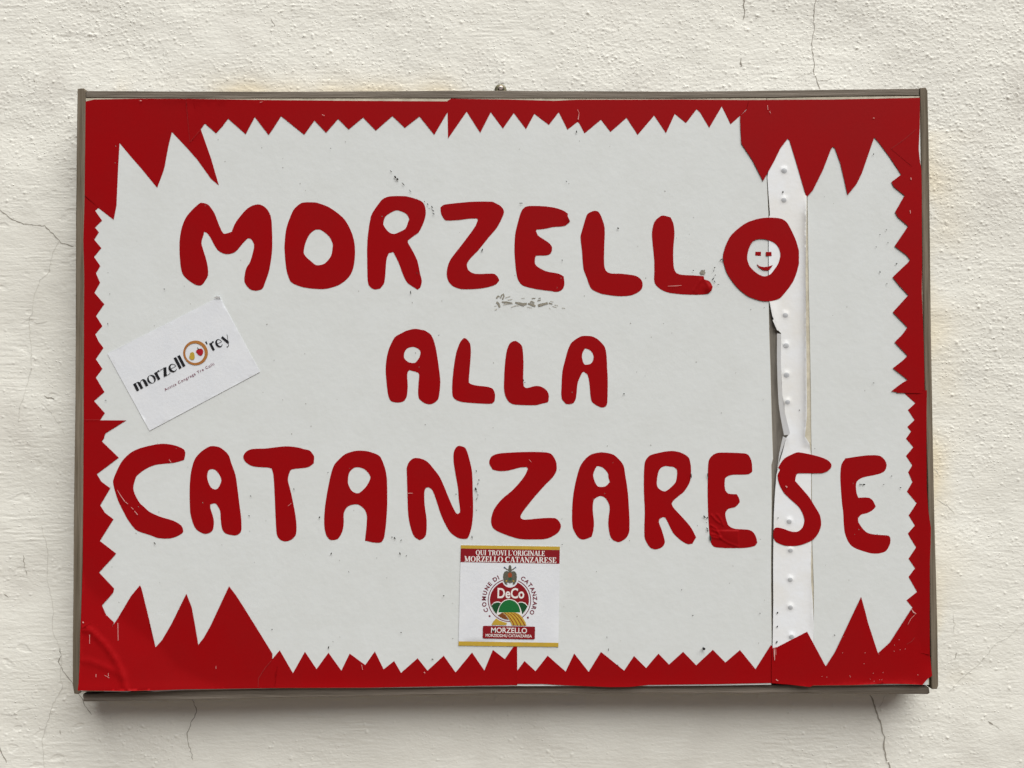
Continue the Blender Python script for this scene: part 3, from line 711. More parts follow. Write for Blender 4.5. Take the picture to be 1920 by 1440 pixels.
LET['A3'] = ([(395,836.5),(405,836.9),(412.5,839),(423.8,847.5),(429.4,855),(433.8,868.8),(441.3,890),(445,913.8),(448.8,945),(452.3,972.5),(452.5,993.8),(450,999.4),(443.1,1003.8),(432.5,1003.1),(422.5,1000),(416.3,991.3),(413.5,970),(412.5,957.5),(406.3,946.3),(402.5,943.8),(394.4,945.6),(394.4,952.5),(399.4,968.8),(401,978.8),(399.4,992.5),(395,998.1),(386.3,1001),(378.8,999.4),(367.5,991.9),(360.6,977.5),(356.5,958.8),(355.6,915),(358.1,885),(365,861.3),(375,848.8),(385,841.3)],
             [[(397.5,879.6),(403.8,881.3),(411.3,890),(415,900),(412.5,908.8),(407.5,916.3),(401.3,917.5),(395,913.1),(390,902.5),(388.4,892.5),(391.3,881.9)]])
LET['T'] = ([(472.5,841.9),(497.5,840.9),(530,837.1),(545,837.1),(562.5,839.8),(568.8,841.9),(580,844.4),(585,849.4),(589,856.3),(588.1,868.8),(580,875),(571.3,877.3),(547.5,880),(543.1,885),(540,896.3),(540.4,903.8),(543.8,916.3),(547.5,932.5),(553.1,961.3),(555.7,982),(555,1001.4),(548.8,1010),(539.4,1014.7),(531.6,1014.7),(523.8,1010.8),(519,1002.2),(517.5,985),(516.3,962.5),(515,930),(512.5,890),(509.4,878.5),(501.3,876.5),(483.8,875.6),(471.3,873.1),(461.9,867.5),(456.9,860.6),(456.3,855),(461.3,846.9)], [])
LET['A4'] = ([(665,845.6),(677.5,844.8),(690,846.3),(708.1,852.5),(714.4,858.8),(722.5,880),(725.6,900),(726,947.5),(723.8,982.5),(721,1004),(719.8,1009),(715.9,1016.3),(709.7,1017.8),(697.2,1016.6),(684.4,1013.6),(688.1,970),(683.8,955.6),(672.5,946.3),(665,945.6),(656.3,947.5),(648.8,953.1),(644.4,963.8),(644.6,980),(641.9,996.3),(633.8,1010),(626.3,1012.5),(618.8,1011.9),(611.3,1002.5),(607.8,982.5),(609.4,950),(615,915),(621.3,886.3),(626.9,871.3),(635,861.9),(646.3,851.9),(657.5,847.5)],
             [[(666.3,876.3),(680,878.1),(688.8,884.4),(694.4,893.8),(693.8,898.8),(686.3,912.5),(673.1,924.4),(665,923.8),(658.8,919.4),(653.8,910),(652.5,905),(653.1,892.5),(656.3,883.8)]])
LET['N'] = ([(775.6,859.1),(788.8,859.8),(801.3,865.6),(813.8,880),(823.8,893.1),(831.3,908.8),(840,930),(847.5,947.5),(852.5,957.5),(855.6,962.5),(858.8,963.8),(862.5,960.6),(862.5,953.8),(860,935),(858.8,916.3),(853.8,887.5),(850.6,866.3),(850.3,851.3),(853.1,841.9),(858.1,836.5),(862.5,836),(872.5,840),(878.8,856.3),(885,883.8),(886.5,922.5),(887.1,960),(885,983.8),(881.3,998.8),(877.5,1008.1),(872.5,1010.6),(858.8,1008.5),(845,998.8),(837.5,987.5),(830,972.5),(825,960),(820,943.8),(811.3,920),(806.3,915),(801.3,913.8),(797.5,916.3),(795.6,925),(796.3,947.5),(800,975),(798.8,1002.5),(793.8,1009.4),(786.9,1012.9),(777.5,1006.9),(771.3,993.8),(765.6,967.5),(764,932.5),(762.8,887.5),(762.8,876.3),(766.9,866.3)], [])
LET['Z2'] = ([(933.8,850.6),(957.5,848.5),(990,847.3),(1022.5,848.1),(1033.8,851.3),(1042.5,865),(1044,877.5),(1042.5,885),(1036.3,895),(1023.8,907.5),(1002.5,931.3),(987.5,950),(980,960),(976,968.1),(977.5,972.5),(983.8,974.4),(1012.5,971.9),(1040,971.3),(1047.5,976.3),(1051.5,983.8),(1051.3,990),(1045.6,999.4),(1026.3,1009.8),(1002.5,1011.3),(973.8,1010.3),(945,1001.3),(926.3,991.9),(921.3,982.5),(921,972.5),(926.3,955),(941.3,935.6),(960,920),(975,903.8),(985,890),(989.8,878.8),(987.5,875.9),(975,876.6),(960,880.6),(947.5,883.1),(933.8,882.9),(923.8,880.6),(917.1,868.1),(921.3,856.3)], [])
LET['A5'] = ([(1117.5,849.4),(1128.8,848.1),(1147.5,851.3),(1156.3,856.9),(1168.8,871.9),(1172.5,891.3),(1176.3,915),(1178.8,942.5),(1180.3,993.8),(1175,1007.5),(1162.5,1016),(1156.3,1015.6),(1148.8,1011.9),(1143.8,1003.8),(1140.6,983.8),(1141.3,970),(1143.1,950),(1136.3,935),(1127.5,930),(1120,931.9),(1113.4,937.5),(1111.5,955),(1113.8,980),(1112.5,995),(1109.4,1006.3),(1095,1011.5),(1086.3,1009.4),(1078.8,1000),(1073.8,988.8),(1072.5,967.5),(1074.4,932.5),(1078.8,906.3),(1087.5,875),(1097.5,860.6),(1107.5,852.5)],
             [[(1118.8,874.6),(1123.8,874.1),(1131.3,877.5),(1140,887.5),(1140.6,893.8),(1143.5,903.8),(1135,911.9),(1122.5,912.5),(1117.5,907.5),(1112.5,893.8),(1113.1,886.3)]])
LET['R2'] = ([(1242.5,847.5),(1259.7,845.5),(1275.3,848.1),(1290.9,857.2),(1294.8,869.7),(1295.8,885),(1293.8,902.5),(1288.8,912.5),(1281.9,922.5),(1272.5,930),(1262.5,938.8),(1259.4,944.4),(1262.5,951.3),(1272.5,962.5),(1287.5,978.8),(1296.3,990),(1305.3,1007.5),(1298.1,1019.4),(1290,1020.3),(1277.5,1013.8),(1262.5,999.4),(1255,985),(1248.1,971.3),(1243.8,969.4),(1237.5,972.5),(1235.4,978.8),(1240,991.3),(1246.7,1015.2),(1244,1023),(1236.6,1028.4),(1226.4,1029.7),(1218.3,1025.7),(1209.5,1010.8),(1208.1,993.9),(1209,960),(1207.3,920),(1207.5,887.5),(1209,867.5),(1212.8,859.5),(1219.8,853.3)],
             [[(1247.5,873.8),(1253.8,874.4),(1263.8,876),(1269.4,881.9),(1268.1,900),(1266.3,905),(1258.8,913.1),(1248.1,921),(1241.3,920),(1233.8,914.4),(1231.6,906.3),(1233.8,887.5),(1238.8,877.5)]])
LET['E2'] = ([(1348.8,848.6),(1397.2,850.2),(1403.4,853.3),(1408.9,863.4),(1410.6,880),(1410,885),(1402.5,889.4),(1375,890),(1365,892.5),(1359.4,896.9),(1358.8,910),(1360.6,920),(1366.3,925.6),(1381.3,926.5),(1385.6,933.8),(1387.3,941.3),(1378.8,950.6),(1366.3,953.8),(1361.3,958.8),(1360,965),(1362.5,976.3),(1366.3,985.6),(1377.5,991.3),(1402.5,993.1),(1411.3,996.9),(1417.5,1006.3),(1420,1017.5),(1415,1023.8),(1392.5,1027.5),(1342.5,1026.3),(1334.4,1020.6),(1330.6,1005),(1328.1,970),(1326.9,925),(1327.5,881.3),(1329.4,862.5),(1337.5,852.5)], [])
LET['S'] = ([(1494.2,848.3),(1503.3,848.7),(1533.3,855.3),(1550,861.7),(1558.3,869.2),(1558.7,875.8),(1551.7,883.3),(1540,887.2),(1496.7,887.5),(1493.3,890),(1490.8,901.5),(1503.8,916.3),(1517.5,932.5),(1527.5,948.8),(1537.5,966.3),(1539.8,981.3),(1538.1,991.3),(1532.5,1002.5),(1523.8,1012.5),(1507.5,1020),(1495,1023.1),(1480,1024),(1466.3,1021.3),(1455,1015.6),(1450.4,1007.5),(1450.4,996.3),(1452.5,990.6),(1457.5,989.1),(1468.8,991.3),(1485,996.9),(1496.3,996.5),(1505,988.8),(1508.4,976.3),(1505,962.5),(1497.5,950),(1482.5,936.3),(1470,923.8),(1461.3,907.5),(1458.1,891.3),(1463.1,880.6),(1459.4,876.9),(1463.8,868.8),(1471.3,859.4),(1483.8,852.5)], [])
LET['E3'] = ([(1585,859.4),(1610,855.6),(1630,853.5),(1648.8,854.4),(1657.5,860.6),(1662.5,870.6),(1659.4,882.5),(1650,888.1),(1637.5,891.3),(1617.5,895.6),(1607.5,901.9),(1605,910),(1606.3,925),(1609.4,933.1),(1628.8,933.1),(1636.3,938.1),(1642.3,950),(1635,957.5),(1625,962.5),(1615,965),(1609,971.3),(1610,980),(1624,997.5),(1640,1002.1),(1663.3,1003.8),(1667.5,1005.4),(1669.6,1010),(1668.8,1020),(1663.3,1030.8),(1659.2,1034.6),(1647.5,1037.9),(1635,1037.9),(1623.3,1035),(1608.3,1030),(1597.5,1024.2),(1590,1015),(1584.2,1000),(1582.1,985),(1580.8,960),(1578.8,945),(1575.6,900),(1576,881.3),(1578.1,870)], [])

WR = [[(1334, 966), (1342, 975), (1350, 981)], [(1345, 965), (1353, 976), (1356, 985)], [(1333, 985), (1343, 991), (1347, 1000)], [(1336, 993), (1347, 999), (1352, 1010), (1365, 1018), (1384, 1025)], [(1333, 1002), (1342, 1003), (1352, 1008)], [(1333, 1006), (1340, 1008), (1350, 1010)]]
def wr_lift(u, v):
    l = 0.0
    for w in WR:
        d, _ = seg_dist(u, v, w)
        l += 0.0009 * math.exp(-(d / 1.9) ** 2)
    d, _ = seg_dist(u, v, WR[3])
    if u < 1385 and v > 995 and d > 0: l += 0.0016 * (1 - math.exp(-d / 8))
    return l
def l2_lift(u, v):
    l = 0.0
    for w in ([(1300, 546), (1310, 530), (1320, 520)], [(1322, 527), (1330, 538), (1328, 548)], [(1306, 549), (1311, 535), (1313, 524)]):
        d, _ = seg_dist(u, v, w)
        l += 0.0008 * math.exp(-(d / 2.2) ** 2)
    l += 0.0025 * math.exp(-((u - 1330) ** 2 + (v - 540) ** 2) / 90)
    return l
def s_lift(u, v): return 0.0012
def e_lift(u, v): return 0.002 * math.exp(-((u - 1069) ** 2 + (v - 411) ** 2) / 40)
LETTERS = {}
for key, (outl, holes) in LET.items():
    rl, st, off = None, None, 0.0004
    if key == 'E2': rl, st = wr_lift, 1.7
    if key == 'L2': rl, st = l2_lift, 2.2
    if key == 'E': rl, st = e_lift, 6
    if key in ('O2', 'S'): off = 0.0014
    o = sheet('letter', [soft(outl)], RED, sign, off=off, thick=0.00035 if key not in ('O2', 'S') else 0.0010, holes=[soft(h, 60) for h in holes], relief=rl, step=st)
    o['label'] = {'O2': 'red cut-out letter O with a smiling face in it', 'E2': 'red cut-out letter E with a wrinkled foot', 'L2': 'red cut-out letter L with a torn toe'}.get(key, 'red cut-out letter ' + key[0])
    LETTERS[key] = o
O2 = LETTERS['O2']
sheet('eye', [[(1416.3, 472), (1426.9, 472), (1426.7, 479.3), (1416.1, 479)]], RED, O2, off=0.0004)
sheet('eye', [[(1436.1, 472.4), (1446.4, 472.2), (1446.9, 479.7), (1436.5, 479.7)]], RED, O2, off=0.0013, thick=0.0006)
sheet('mouth', [[(1419.9,494.9),(1422.9,498.4),(1427.8,500),(1432.6,500.8),(1438.9,500),(1444.4,498.4),(1448.6,497),(1447.2,500.1),(1443,505.7),(1439.6,506.9),(1434,506.9),(1429.9,505.8),(1424.3,502.2),(1420.8,498.4)]], RED, O2, off=0.0013, thick=0.0010)

# ------------------------------------------------------------------ wear on the sign
def slivers(name, items, m, off, label=None):
    """small marks joined into one part; each item: (points, widths)"""
    polys = [ribbon(p, w) for p, w in items]
    vs, fs = [], []
    for poly in polys:
        b_ = len(vs)
        n = len(poly) // 2
        vs += [P(u, v, off) for u, v in poly]
        fs += [(b_ + i, b_ + i + 1, b_ + 2 * n - 2 - i, b_ + 2 * n - 1 - i) for i in range(n - 1)]
    # face the camera whichever way each ribbon winds
    o = mesh_obj(name, vs, fs, m, sign)
    tag(o, label, kind='stuff')
    return o
def dot(u, v, w=2.0, l=2.0, a=0.0):
    dx, dy = math.cos(a) * l / 2, math.sin(a) * l / 2
    return ([(u - dx, v - dy), (u - dx * .4, v - dy * .4), (u + dx * .4, v + dy * .4), (u + dx, v + dy)], [w * .35, w, w, w * .35])
DOTS = [(741, 332, 4, 5, 1), (745, 336, 5, 4, .3), (733, 321, 1.6, 5, .7), (756, 345, 1.6, 8, .8), (769, 358, 1.2, 6, .9), (802, 383, 2, 4, 1), (810, 388, 2, 5, .9), (812, 395, 2, 5, .6), (813, 401, 2, 4, .3), (796, 378, 1.5, 3, 1),
        (904, 469, 2.6, 6, 2), (1159, 428, 3, 4, .6), (1081, 247, 2.4, 5, 1.5), (1062, 340, 1.6, 3, .9), (977, 381, 1.5, 7, 0), (1054, 488, 1.4, 4, 1.4), (1317, 1213, 0.1, 1, 0), (770, 548, 2, 6, 1.5), (782, 512, 1.4, 4, .8), (620, 278, 1.5, 2, 0),
        (510, 1180, 1.8, 2.5, 0), (616, 1214, 2.4, 5, 1.8), (752, 1186, 1.6, 3, 0), (811, 1236, 2, 4, 0), (1299, 1154, 2, 2.5, 0), (1278, 1106, 1.6, 2, 0), (1425, 1150, 1.4, 3, 1.5), (290, 1018.5, 2.2, 5, .9), (308, 542, 2, 2.5, 0), (202, 607, 1.8, 3, 1.5),
        (198, 750.5, 1.4, 4, 0), (470, 930, 2, 2.5, 0), (467, 967, 2, 3, .5), (551, 917, 1.6, 4, 1.5), (599, 970, 2.4, 4, 2), (615, 886, 1.6, 2, 0), (740, 1009, 2.6, 5, 1), (735, 1007, 1.6, 3, 0), (752, 1013, 1.6, 4, 2.2), (750, 1038, 2.4, 5, 1.2), (762, 1042, 1.8, 2, 0), (654, 1072, 1.2, 3, 1.2), (621, 1038, 2.4, 4, 2),
        (893, 883, 2, 3, 1), (898, 900, 2, 3, 1.2), (892, 917, 4, 6, 1.2), (896, 907, 1.6, 4, 2), (894, 922, 1.6, 3, 1), (896, 928, 1.6, 3, 0), (893, 956.5, 2, 2, 0), (885, 1007, 2, 5, 1.4), (894, 935, 1.5, 5, 2), (855, 926.5, 2, 2.5, 0),
        (1170, 738.5, 2.4, 3.4, 0), (981.5, 713, 2.6, 3, 1.5), (984, 717, 1.4, 3, 0), (1638, 289, 2, 3, 1.5), (1662, 431, 2, 2, 0), (1650, 440, 2, 2, 0), (1665, 455, 1.8, 2.4, 1.8), (1643, 463, 1.8, 2, 0), (1681, 494.5, 2.4, 4, 2.5), (1650, 510, 2, 4, 1.5), (1663, 532, 2, 2.5, 1.5), (1638, 718, 1.6, 3, .2),
        (1657, 908.5, 1.6, 2, 0), (1672, 892.5, 2, 2.4, 0), (1688.6, 914.5, 2.2, 3, .3), (1620, 908.5, 3, 5, 0), (1614, 908.5, 1.8, 6, 0), (1340, 502, 2.4, 3, 0), (1338, 508, 1.5, 3, 2), (1341, 516, 1.6, 3, 2), (1337, 523, 2.2, 6, 2.2), (1340, 528, 1.8, 5, 1), (1347, 533.5, 1.2, 4, 0), (1300, 507, 2, 2.4, 0), (1352, 487, 2, 6, 2.6), (1356, 488, 3, 4, 1),
        (1321, 969, 3, 6, .9), (1326, 971, 3, 4, 2), (1325, 980, 1.4, 2, 0), (1326, 991, 2, 5, 1), (1327, 995, 2.6, 4, 1.3), (1327, 892, 2.2, 10, 1.5), (1332, 1009, 4, 12, 1.4), (1296, 892, 2.5, 9, 1.5), (1141, 1218, 1.4, 5, 1.5), (1158, 1247, 1.8, 3, 0), (1138, 1195, 1, 4, 1.5), (832, 1117, 2, 3, 0), (1565, 1191, 2, 3, .6), (1054, 1021, 1.4, 2, 0),
        (1468, 360, 3, 4, 1.6), (1499, 769, 1.8, 2.5, .3), (1458, 1149, 3, 4, 1.9), (1457.5, 1175, 2.4, 4, 1.9), (1456.5, 1204, 3, 5, 1.9), (1459, 971, 1.6, 3, 1.5)]
slivers('dirt_flecks', [dot(u, v, w * .8, l, a) for u, v, w, l, a in DOTS], DARK, 0.0026, 'tiny dark dirt flecks scattered over the sign')
extra = []
for _ in range(150):
    u, v = random.uniform(200, 1690), random.uniform(260, 1215)
    extra.append(dot(u, v, random.uniform(.5, 1.2), random.uniform(.8, 2.6), random.uniform(0, 3)))
slivers('dust_specks', extra, GREYD, 0.0006, 'faint dust specks on the white paper')
# the scuff under the first E
sc = [([(931, 559), (934, 555), (937, 556)], [3, 3, 2]), ([(931, 566), (935, 570), (937, 576)], [3.5, 4, 3.5]), ([(938, 559), (941, 553), (944, 551), (945, 556), (942, 561)], [2, 2.4, 3, 2.2, 3]),
      ([(941, 566), (950, 567), (960, 568)], [2, 4, 2]), ([(966, 567), (974, 569), (981, 571), (988, 569)], [2, 5, 6, 3]), ([(994, 567), (997, 565), (1002, 568)], [2.5, 2.5, 2.5]), ([(990, 569), (998, 571), (1004, 574)], [2, 5, 3]),
      ([(1009, 573), (1016, 571), (1022, 569.5), (1027, 568)], [5, 5, 4, 4]), ([(1008, 563.5), (1014, 562.5)], [2, 1.6]), ([(997, 559.5), (1004, 559)], [1.8, 1.4]), ([(1010, 559.5), (1014, 558.5)], [1.6, 1.4]), ([(1029, 568), (1036, 570)], [2.6, 1.6])]
slivers('scuff_mark', sc, BROWND, 0.0007, 'brown scuff dragged below the first E')
sf = [([(944, 571), (952, 569), (962, 569)], [2, 2, 1]), ([(948, 558), (957, 555)], [1.5, 1]), ([(952, 562), (961, 561)], [1.5, 1]), ([(958, 576), (966, 573), (973, 572.5)], [1, 1.6, 1]), ([(978, 559), (984, 558.8)], [1.2, 1]), ([(1032, 564.5), (1038, 566)], [1.2, 1]), ([(1036, 574), (1044, 576)], [1.2, 1]), ([(1040, 571), (1047, 573)], [1, 1]), ([(928, 581), (932, 579)], [2, 1.6]), ([(927, 574), (931, 573)], [1.2, 1]), ([(1030, 577), (1032, 579)], [1.2, 1]), ([(1054, 577), (1060, 578)], [1.4, 1]), ([(988, 575), (998, 577)], [1, 1])]
slivers('scuff_mark', sf, FAINT, 0.0007, 'faint grey streaks round the scuff below the first E')
slivers('torn_patch', [([(1313, 513), (1317, 510), (1322, 513)], [5, 9, 5]), ([(1320, 508), (1321.5, 506)], [3, 2]), ([(1315, 508), (1315.5, 507)], [3, 2])], BROWND, 0.0009, 'grey torn spot above the toe of the last L')
# scratches in the vinyl
SCR = [([(220, 919), (228, 932), (234, 940)], [.6, 1.2, 1.6]), ([(235, 941), (240, 945)], [1.4, .8]), ([(246, 951), (250, 955)], [.8, 1]), ([(252, 958), (258, 965)], [1, 1.4]), ([(317, 862), (321, 867)], [1, 1.2]), ([(604, 214.5), (609, 217.5)], [1.2, .6]), ([(1439, 197), (1440, 206)], [.8, .8]), ([(1443, 208), (1445, 212)], [.8, 1]),
       ([(1083, 205), (1086, 212), (1084, 224)], [.6, .6, 1.6]), ([(221, 1168), (221.5, 1201)], [1, .8]), ([(168, 1190), (168, 1207)], [1, .8]), ([(180, 1264), (180, 1270)], [1, .8]), ([(203, 1262), (203.5, 1268)], [.8, .8]), ([(405, 1249), (405, 1254)], [.7, .7]), ([(1252, 536.5), (1266, 536), (1278, 535)], [.5, 1, .5]), ([(1473, 911), (1476, 914)], [1.5, 2.4]),
       ([(540, 949), (546, 943.5)], [.5, .8]), ([(764.5, 924.8), (774, 924.8)], [1, .8]), ([(155, 1166), (157, 1168)], [2.6, 2]), ([(1688, 1086), (1689, 1089)], [.1, .1]), ([(1709, 1142), (1713, 1148), (1718, 1151)], [1, 2.4, 1]), ([(992, 861.5), (996, 866)], [.5, .7]), ([(678, 1246), (680, 1256)], [.8, .8]), ([(795, 1260), (797, 1262)], [1.6, 1.6]), ([(262, 188.5), (266, 189)], [1.6, 1]), ([(487, 192), (492, 191)], [.8, .8]),
       ([(1708, 333), (1708.5, 337)], [1.4, 1.4]), ([(1637, 221), (1640, 221.5)], [1.2, 1.2]), ([(1706.5, 394), (1707, 400)], [1, 1]), ([(1451.5, 1214), (1452, 1224), (1452.5, 1238)], [1, 2.4, 1]), ([(1454.5, 1216), (1455, 1228)], [.8, .8]), ([(1455, 1274), (1459, 1276.5)], [1.6, 1.4]), ([(1702, 1171), (1708, 1160), (1716, 1152)], [.5, .7, .5]), ([(1700, 1208), (1710, 1202), (1715, 1195)], [.5, .7, .5]),
       ([(1670.5, 279), (1696, 261), (1718, 242)], [.4, .5, .4]), ([(349, 190), (352, 225), (356, 266)], [.3, .4, .3]), ([(356.5, 266), (376, 243)], [.4, .5]), ([(484, 1288), (484.5, 1272), (496, 1254), (509, 1238)], [.6, .7, .7, .6]), ([(157.5, 787), (187, 787)], [.6, .6]), ([(196, 1266), (205, 1271)], [.5, .8])]
SEAM = SCR[-7:-1]
SCR = SCR[:-7] + SCR[-1:]
for _ in range(26):
    u, v = random.uniform(1530, 1735), random.uniform(1190, 1278)
    SCR.append(dot(u, v, 1.1, 1.2))
SCR = [(p, w) for p, w in SCR if not (1548 < p[0][0] < 1600 and p[0][1] < 1245 and False)]
inb = np.array([p[0] for p, w in SCR[-26:]])
okm = inside(inb, BR)
SCR = SCR[:-26] + [s for s, k in zip(SCR[-26:], okm) if k]
slivers('scratches', [s for s in SCR if not (s[0][0][0] < 260 and s[0][0][1] > 1150)], PINK, 0.0030, 'pale scratches and chips in the red vinyl')
slivers('seam_line', SEAM, mat('seam_vinyl', (0.30, 0.035, 0.035), 0.5, 0.1), 0.0026, 'faint pale seams where the border pieces overlap')
lo = [(p, w) for p, w in SCR if p[0][0] < 260 and p[0][1] > 1150]
vs, fs = [], []
for p, w in lo:
    r_ = ribbon(p, w); n = len(r_) // 2; b_ = len(vs)
    vs += [P(u, v, 0.0022 + bl_all(u, v)) for u, v in r_]
    fs += [(b_ + i, b_ + i + 1, b_ + 2 * n - 2 - i, b_ + 2 * n - 1 - i) for i in range(n - 1)]
tag(mesh_obj('scratches', vs, fs, PINK, sign), 'short upright scratches in the peeling lower left corner', kind='stuff')

# the black nail near the lower edge
def disc_stack(name, c, rings, m, parent, n=20, axis='y'):
    """a turned body along -Y: rings of (radius, forward)"""
    vs, fs = [], []
    for r_, f_ in rings:
        for i in range(n):
            t = 2 * math.pi * i / n
            vs.append((c[0] + r_ * math.cos(t), c[1] - f_, c[2] + r_ * math.sin(t)))
    for k in range(len(rings) - 1):
        for i in range(n):
            a, b_ = k * n + i, k * n + (i + 1) % n
            fs.append((a, b_, b_ + n, a + n))
    fs.append(tuple(range((len(rings) - 1) * n, len(rings) * n)))
    return mesh_obj(name, vs, fs, m, parent, smooth=False)
disc_stack('nail', P(1318.5, 1214.5, 0.0), [(0.0012, -0.004), (0.0012, 0.006), (0.0024, 0.0062), (0.0026, 0.0070), (0.0018, 0.0078), (0.0006, 0.0081)], NAILM, sign)

# ------------------------------------------------------------------ the wall screw the sign hangs from
hk = at(938.5, 170.5, 0.0)
screw = empty('wall_screw', hk)
tag(screw, 'old screw with a round metal washer peeping over the sign top rail', 'screw')
R_ = 0.0118
n = 32
vs, fs = [], []
for r_, y_ in ((0.0045, -0.0010), (0.0045, -0.0042), (0.0060, -0.0048), (0.0105, -0.0044), (R_, -0.0034), (R_, 0.0)):
    for i in range(n):
        t = 2 * math.pi * i / n
        vs.append((hk[0] + r_ * math.cos(t), hk[1] + y_ - 0.001, hk[2] + r_ * math.sin(t)))
for k in range(5):
    for i in range(n):
        a, b_ = k * n + i, k * n + (i + 1) % n
        fs.append((a, a + n, b_ + n, b_))
mesh_obj('washer', vs, fs, METAL, screw, smooth=True)
hc = (hk[0] + 0.0006, hk[1], hk[2] + 0.0035)
disc_stack('screw_head', hc, [(0.0022, 0.0), (0.0022, 0.006), (0.0042, 0.0068), (0.0044, 0.0080), (0.0030, 0.0092), (0.0008, 0.0096)], STEEL, screw, 18)
sl_v = [(hc[0] - 0.0030, hc[1] - 0.0098, hc[2] - 0.0004), (hc[0] + 0.0030, hc[1] - 0.0098, hc[2] - 0.0004), (hc[0] + 0.0030, hc[1] - 0.0098, hc[2] + 0.0005), (hc[0] - 0.0030, hc[1] - 0.0098, hc[2] + 0.0005)]
mesh_obj('slot', sl_v, [(0, 1, 2, 3)], DARK, screw)

# ------------------------------------------------------------------ lettering tools for the stickers
_txt_cache = {}
def glyphs(s, bold=0.0, space=1.0):
    key = (s, bold, space)
    if key not in _txt_cache:
        cu = bpy.data.curves.new('t', 'FONT')
        cu.body = s
        cu.offset = bold
        cu.space_character = space
        cu.resolution_u = 4
        ob = bpy.data.objects.new('t', cu)
        col.objects.link(ob)
        dg = bpy.context.evaluated_depsgraph_get()
        me = bpy.data.meshes.new_from_object(ob.evaluated_get(dg))
        V = np.array([(v.co.x, v.co.y) for v in me.vertices]).reshape(-1, 2)
        F = [tuple(p.vertices) for p in me.polygons]
        bpy.data.objects.remove(ob); bpy.data.curves.remove(cu); bpy.data.meshes.remove(me)
        _txt_cache[key] = (V, F)
    return _txt_cache[key]
CAPH = None
def cap_height():
    global CAPH
    if CAPH is None:
        CAPH = glyphs('H')[0][:, 1].max()
    return CAPH
def put_text(s, p0, p1, cap, off, m, parent, bold=0.0, space=1.0, name='lettering'):
    V, F = glyphs(s, bold, space)
    p0, p1 = Vector(p0), Vector(p1)
    d = (p1 - p0); L = d.length; d.normalize()
    upv = Vector((d.y, -d.x))
    sx = L / (V[:, 0].max() - V[:, 0].min())
    sy = cap / cap_height()
    x0 = V[:, 0].min()
    vs = []
    for x, y in V:
        q_ = p0 + d * (x - x0) * sx + upv * y * sy
        vs.append(P(q_.x, q_.y, off))
    return mesh_obj(name, vs, F, m, parent)
def arc_text(s, c, r, a0, a1, cap, off, m, parent, bold=0.0, wid=1.0):
    """letters standing on a circle, from angle a0 to a1 (degrees, anticlockwise from the right, image upright)"""
    vs, fs = [], []
    widths = []
    for ch in s:
        if ch == ' ': widths.append(0.30)
        else:
            V, _ = glyphs(ch, bold); widths.append(V[:, 0].max() - V[:, 0].min() + 0.10)
    tot = sum(widths)
    acc = 0
    sy = cap / cap_height()
    for ch, w_ in zip(s, widths):
        a = math.radians(a0 + (a1 - a0) * (acc + w_ / 2) / tot)
        acc += w_
        if ch == ' ': continue
        V, F = glyphs(ch, bold)
        xm = (V[:, 0].max() + V[:, 0].min()) / 2
        rad = Vector((math.cos(a), -math.sin(a))); tan = Vector((math.sin(a), math.cos(a)))
        b_ = len(vs)
        for x, y in V:
            q_ = Vector(c) + rad * (r + y * sy) + tan * (x - xm) * sy * wid
            vs.append(P(q_.x, q_.y, off))
        fs += [tuple(b_ + i for i in f) for f in F]
    return mesh_obj('lettering', vs, fs, m, parent)

